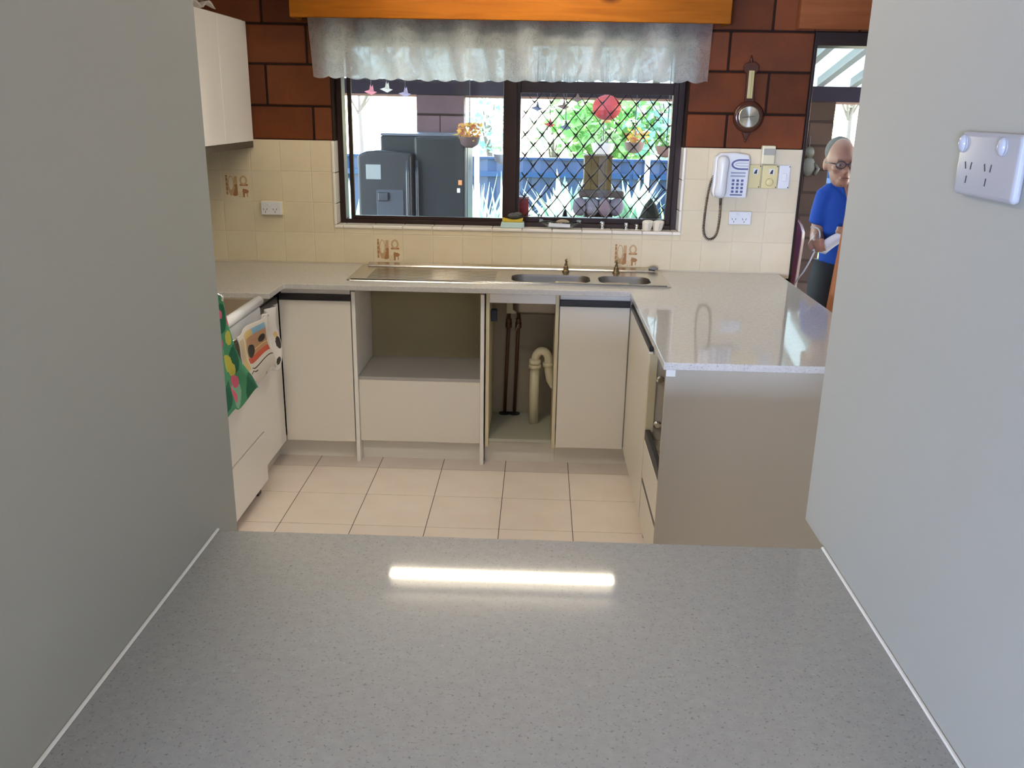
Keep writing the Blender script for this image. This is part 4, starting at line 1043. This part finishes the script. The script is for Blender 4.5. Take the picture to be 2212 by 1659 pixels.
clump(.22, 8.2, ZG+.50, 44, 1.02, 'aqua', 'broad-leaved plant in front of the fence, before the stone pillar', 14, .07, .8)
clump(.84, 8.4, ZG+.50, 44, 1.0, 'aqua', 'broad-leaved plant past the stone pillar', 15, .06, .7)
clump(1.28, 8.6, ZG-.01, 60, 1.4, 'green', 'green plant in the screened pane corner', 16, .03)
clump(.05, 8.7, ZG-.01, 14, 1.15, 'pale', 'thin pale-leaved plant before the fence beyond the screen', 17, .02)
clump(2.75, 9.2, ZG-.01, 70, 1.2, 'green', 'green strappy plant outside the doorway', 18, .03)
clump(3.0, 9.0, ZG-.01, 60, .8, 'pale', 'pale low plant outside the doorway', 19, .03)
for x, y, lab in ((.22, 8.2, 'terracotta pot of the plant before the stone pillar'), (.84, 8.4, 'terracotta pot of the plant past the stone pillar')):
    MB().lathe([(.13,0),(.19,.5),(.20,.55),(.21,.56),(.21,.60),(.17,.60)], (x, y, ZG), 20).build('plant_pot', P('terracotta', (.35,.15,.08), .8) if 'terracotta' not in bpy.data.materials else bpy.data.materials['terracotta'], smooth=True, label=lab, cat='pot', group='terracotta pots')
# hanging baskets
def basket(x, y, z, r, col, leaf, label, seed, n=120):
    o = thing('hanging_basket', (x, y, z-r), label, 'basket', 'hanging plant baskets')
    prof = [(r*.35,-r),(r*.8,-r*.7),(r,-.05*r),(r*1.03,0),(r*.9,-.01)]
    MB().lathe(prof, (x, y, z), 18).build('bowl', P('basket_'+str(seed), col, .8), o, smooth=True)
    leafcloud(n, (x, y, z+r*.55), (r*1.15, r*1.1, r*.75), r*.55, random.Random(seed)).build('foliage', LV[leaf], o)
    MB().tube([(x, y, z), (x, y, rz(y)+.0705)], .004, 5).build('hanger', DARK, o)
basket(-.575, 7.3, 1.44, .085, (.09,.05,.045), 'fl', 'brown hanging basket with orange and yellow flowers beside the pier', 21)
basket(.51, 7.6, 1.40, .10, (.70,.62,.58), 'pale', 'pale hanging basket below the red lantern', 22, 60)
basket(.98, 7.2, 1.40, .085, (.25,.13,.10), 'green', 'dark brown hanging basket at the screened pane frame', 23, 90)
basket(.80, 7.9, 1.40, .09, (.25,.16,.13), 'fl', 'pinkish-brown hanging basket between lantern and window frame', 24, 70)
basket(-.33, 7.9, 1.28, .085, (.85,.86,.86), 'pale', 'white hanging basket just before the centre stile', 25, 30)
# things on the outside window ledge
ZL = 1.0755
MB().box(-.150, -.058, 4.665, 4.70, ZL, 1.225).build('red_box', P('red_card', (.40,.03,.03), .5), bevel=.002, label='small red box with pale lid standing outside against the centre stile', cat='box')
bx(-.150, -.056, 4.664, 4.701, 1.2255, 1.234).build('box_lid', P('pale_lid', (.65,.55,.56), .5), parent=bpy.data.objects['red_box'])
t = thing('potted_conifer', (.575, 4.76, ZL), 'small dark pointed conifer outside the screen, beside the frame', 'plant')
MB().lathe([(.03,0),(.042,.03),(.045,.036),(.035,.036)], (.585, 4.76, ZL), 14).build('pot', BLK, t, smooth=True)
rn = random.Random(5)
m = leafcloud(900, (.585, 4.76, 1.135), (.072,.05,.085), .02, rn, 'cone')
m.build('foliage', LV['dark'], t)
MB().lathe([(.055,0),(.062,.01),(.03,.09),(.002,.125)], (.585, 4.76, ZL+.03), 12).build('stem_core', P('dark_foliage_core', (.02,.022,.012), .9), t)
MB().lathe([(.034,0),(.040,.012),(.030,.035),(.016,.050),(.010,.075),(.003,.088)], (.135, 4.76, ZL), 16).build('bottle', P('dark_glass_bottle', (.02,.025,.03), .15), smooth=True, label='small dark bottle with pointed top outside the screen', cat='bottle')
clump(-.045, 4.76, ZL, 12, .065, 'pale', 'tiny pale yellow-green plant on the outside ledge by the red box', 31, .006, .8, None)

# ------------------------------------------------------------------ person in the doorway and things about him
SK = P('skin', (.33,.16,.105), .5); SKS = P('lips_shadow', (.22,.08,.06), .5)
pr = thing('person', (1.66, 4.82, -.17), 'person in a blue polo shirt and glasses in the doorway, holding papers and a cord', 'person')
m = MB()
m.ell((1.549,4.755,1.45), (.067,.092,.103), 24, 16).ell((1.550,4.735,1.385), (.054,.072,.078), 20, 12).ell((1.551,4.70,1.340), (.036,.035,.030), 14, 9)
m.tube([(1.549,4.672,1.432),(1.550,4.655,1.41),(1.550,4.645,1.397),(1.550,4.665,1.388)], [.010,.014,.017,.012], 10)
m.ell((1.549,4.672,1.452), (.050,.018,.012), 14, 8)          # brow
for sx in (-1, 1): m.ell((1.549+sx*.066,4.79,1.42), (.012,.024,.034), 10, 8); m.ell((1.550+sx*.036,4.695,1.405), (.026,.026,.024), 12, 8)
m.ell((1.550,4.668,1.357), (.026,.014,.010), 12, 8)
m.tube([(1.556,4.775,1.40),(1.600,4.80,1.30),(1.630,4.81,1.22)], [.054,.056,.075], 16)
m.ell((1.645,4.81,1.15), (.15,.095,.16), 20, 12).ell((1.665,4.82,.92), (.14,.095,.17), 20, 12)
m.tube([(1.525,4.80,1.265),(1.505,4.82,1.14),(1.498,4.825,1.04)], [.052,.045,.040], 14)
m.tube([(1.498,4.825,1.04),(1.470,4.73,1.025),(1.432,4.62,1.035)], [.040,.037,.027], 14)
m.tube([(1.765,4.80,1.265),(1.80,4.82,1.14),(1.805,4.825,1.03)], [.052,.045,.040], 14)
m.tube([(1.805,4.825,1.03),(1.73,4.72,1.06),(1.645,4.60,1.095)], [.040,.037,.028], 14)
# palms, fingers, thumbs
def hand(w, d, side, curl):
    w = Vector(w); d = Vector(d).normalized(); s_ = Vector(side).normalized(); up_ = d.cross(s_).normalized()
    pc = w + d*.045
    m.tube([w, w+d*.03, w+d*.075], [.027,.036,.034], 12)
    for v in m.v[-36:]: pass
    for k in range(4):
        b0 = w + d*.07 + s_*(-.027 + .018*k)
        L = (.038,.044,.041,.032)[k]
        p1 = b0 + d*L*.8 + up_*curl*.010; p2 = p1 + d*L*.35 + up_*curl*.024; p3 = p2 - d*.008 + up_*curl*.022
        m.tube([b0 - d*.02, p1, p2, p3], [.0095,.009,.0085,.007], 8)
    t0 = w + d*.025 - s_*.026
    m.tube([t0, t0 - s_*.022 + d*.022 + up_*curl*.008, t0 - s_*.014 + d*.05 + up_*curl*.016], [.012,.0105,.008], 8)
hand((1.432,4.62,1.035), (-.30,-.75,-.05), (.25,-.15,-1), 1)
hand((1.645,4.60,1.095), (-.90,-.42,.0), (.05,-.1,-1), -1)
for sx in (-1, 1):
    hx = 1.672 + sx*.085
    m.tube([(hx,4.82,.85),(hx+sx*.01,4.80,.60),(hx+sx*.01,4.795,.34),(hx+sx*.01,4.82,.20),(hx+sx*.01,4.83,-.08)], [.088,.075,.054,.058,.038], 14)
    m.ell((hx+sx*.01,4.79,-.125), (.045,.11,.04), 14, 8)
body = m.build('body', SK, pr, smooth=True)
rm = body.modifiers.new('fuse', 'REMESH'); rm.mode = 'VOXEL'; rm.voxel_size = .0065; rm.use_smooth_shade = True
sm_ = body.modifiers.new('soften', 'SMOOTH'); sm_.factor = .5; sm_.iterations = 4
BLUE = P('blue_polo_cloth', (.014,.055,.28), .8, spec=.2, bump=(40,.3))
m = MB()
rings = [(1.690,4.82,.845,.158,.118),(1.685,4.82,.90,.160,.120),(1.675,4.82,1.02,.164,.122),(1.660,4.815,1.14,.168,.122),(1.648,4.81,1.23,.165,.112),(1.642,4.81,1.285,.140,.095),(1.632,4.81,1.325,.095,.08),(1.618,4.805,1.35,.073,.072)]
base = []
for cx, cy, cz, rx, ry in rings:
    base.append(len(m.v))
    for j in range(32):
        a = 2*PI*j/32; w = 1 + .025*math.sin(5*a + cz*20)
        m.v.append(Vector((cx + rx*w*math.cos(a), cy + ry*w*math.sin(a), cz)))
for q in range(len(rings)-1):
    for j in range(32): m.face((base[q]+j, base[q]+(j+1)%32, base[q+1]+(j+1)%32, base[q+1]+j))
m.face([base[0]+j for j in range(32)][::-1]); m.face([base[-1]+j for j in range(32)])
m.tube([(1.555,4.81,1.285),(1.522,4.812,1.255),(1.510,4.825,1.17),(1.503,4.828,1.105)], [.055,.064,.061,.060], 16)
m.tube([(1.735,4.81,1.285),(1.768,4.812,1.255),(1.795,4.825,1.17),(1.803,4.828,1.10)], [.055,.064,.061,.060], 16)
sh = m.build('polo_shirt', BLUE, pr, smooth=True)
rm = sh.modifiers.new('fuse', 'REMESH'); rm.mode = 'VOXEL'; rm.voxel_size = .009; rm.use_smooth_shade = True
sm_ = sh.modifiers.new('soften', 'SMOOTH'); sm_.factor = .5; sm_.iterations = 5
BLUED = P('blue_collar_cloth', (.018,.065,.31), .8, spec=.2)
# collar wings either side of an open V
MB().add([(1.515,4.79,1.352),(1.560,4.725,1.335),(1.582,4.700,1.262),(1.545,4.712,1.285),(1.515,4.745,1.318),(1.535,4.83,1.358)], [(0,1,2,3,4),(0,5,1)]).build('collar', BLUED, pr, solid=.006)
MB().add([(1.685,4.79,1.345),(1.640,4.725,1.33),(1.590,4.700,1.262),(1.630,4.708,1.272),(1.675,4.735,1.305),(1.66,4.83,1.352)], [(0,1,2,3,4),(0,5,1)]).build('collar', BLUED, pr, solid=.006)
MB().add([(1.562,4.715,1.335),(1.638,4.715,1.330),(1.587,4.692,1.25)], [(0,1,2)]).build('open_neck', SK, pr, solid=.004)
m = MB()
m.tube([(1.60,4.82,.90),(1.585,4.82,.80),(1.578,4.81,.56)], [.105,.108,.098], 18).tube([(1.75,4.82,.90),(1.762,4.82,.80),(1.77,4.81,.56)], [.105,.108,.098], 18)
so = m.build('shorts', P('black_shorts', (.018,.018,.022), .8), pr, smooth=True)
m = MB(); m.ell((1.549,4.800,1.486), (.0685,.078,.076), 22, 14)
hair = m.build('hair', P('grey_hair', (.17,.155,.13), .9, bump=(150,.8)), pr, smooth=True)
hm = MB()
gl_ = MB()
for sx in (-1, 1):
    cx = 1.550 + sx*.031
    pts = [(cx + .026*math.cos(a), 4.650, 1.425 + .018*math.sin(a)) for a in [2*PI*i/14 for i in range(15)]]
    gl_.tube(pts, .0022, 6)
    gl_.tube([(cx+sx*.027, 4.655, 1.43), (1.549+sx*.071, 4.70, 1.432), (1.549+sx*.071, 4.785, 1.43)], .003, 6)
gl_.tube([(1.544,4.650,1.430),(1.556,4.650,1.430)], .003, 6)
gl_.build('glasses_frame', P('dark_glasses', (.05,.025,.025), .3), pr, smooth=True)
for sx in (-1, 1):
    cx = 1.550 + sx*.031
    MB().ell((cx, 4.668, 1.424), (.014,.010,.008), 12, 8).build('eye', P('eye_white', (.45,.40,.38), .3) if 'eye_white' not in bpy.data.materials else bpy.data.materials['eye_white'], pr, smooth=True)
    MB().ell((cx, 4.6595, 1.424), (.006,.003,.006), 10, 6).build('iris', DARK, pr, smooth=True)
    MB().lathe([(.026,0),(.026,.001)], (cx, 4.652, 1.425), 16, 'Y').build('lens', glass_mat('lens_glass', .05, (.85,.80,.80)) if 'lens_glass' not in bpy.data.materials else bpy.data.materials['lens_glass'], pr)
MB().ell((1.550,4.656,1.360), (.023,.006,.0035), 12, 6).build('mouth', SKS, pr, smooth=True)
for sx in (-1, 1):
    hx = 1.672 + sx*.095
    MB().ell((hx,4.785,-.128), (.053,.125,.042), 16, 9).build('shoe', BLK, pr, smooth=True)

# papers held in front of him
pa = thing('paper_sheets', (1.47, 4.53, 1.03), 'white paper sheets in the hands of the person', 'paper')
def pg(off):
    c = [Vector((1.395,4.545,1.005)), Vector((1.500,4.520,1.100)), Vector((1.585,4.55,1.075)), Vector((1.47,4.57,.985))]
    def f(u, v):
        p = c[0]*(1-u)*(1-v) + c[1]*u*(1-v) + c[2]*u*v + c[3]*(1-u)*v
        return p + Vector((0, -.02*math.sin(PI*v) + off, .010*math.sin(PI*u)))
    return f
PAPER = P('white_paper', (.72,.72,.74), .7)
for k in range(2): MB().grid(10, 8, pg(.004*k)).build('sheet', PAPER, pa, smooth=True, solid=.0008)
wc = catmull([(1.395,4.62,1.115),(1.425,4.60,1.11),(1.436,4.585,1.08),(1.425,4.575,1.03),(1.405,4.57,.97),(1.375,4.57,.90),(1.335,4.57,.83),(1.30,4.57,.70),(1.30,4.57,.45)], 12)
MB().tube(wc, .0038, 6).build('white_cord', P('white_flex', (.62,.60,.58), .4), smooth=True, label='thin white cord hanging from the hand of the person', cat='cord')
# maroon chair outside
MAR = P('maroon_vinyl', (.10,.014,.02), .35)
chr_ = thing('patio_chair', (1.36, 5.2, -.17), 'maroon high-backed chair outside beside the doorway', 'chair')
m = MB()
def cb(u, v):
    x0, x1 = 1.16 + .02*v, 1.475 + .045*v
    e = 1 - max(0, (v-.86)/.14)**2*.35
    cx = (x0+x1)/2
    return (cx + (u-.5)*(x1-x0)*e, 5.10 + .05*v - .02*math.sin(PI*u), .36 + v*.74)
m.grid(14, 18, cb).build('backrest', MAR, chr_, smooth=True, solid=.05)
bx(1.13, 1.48, 5.08, 5.50, .26, .33).build('seat', MAR, chr_, bevel=.02, segs=3)
for x in (1.15, 1.46):
    for y in (5.10, 5.48): MB().tube([(x, y, -.17), (x, y, .26)], .014, 8).build('leg', BLK, chr_)
tb = MB().prism([(1.268,0),(1.60,.0),(1.70,1.30),(1.362,1.30)], 4.00, 4.024)
tb.build('timber_board', wood_mat('orange_brown_board', (.42,.16,.07), (.50,.21,.09), .5, (14,14,1.2), False), bevel=.003, label='orange-brown timber board standing on edge beside the peninsula, before the person', cat='board')
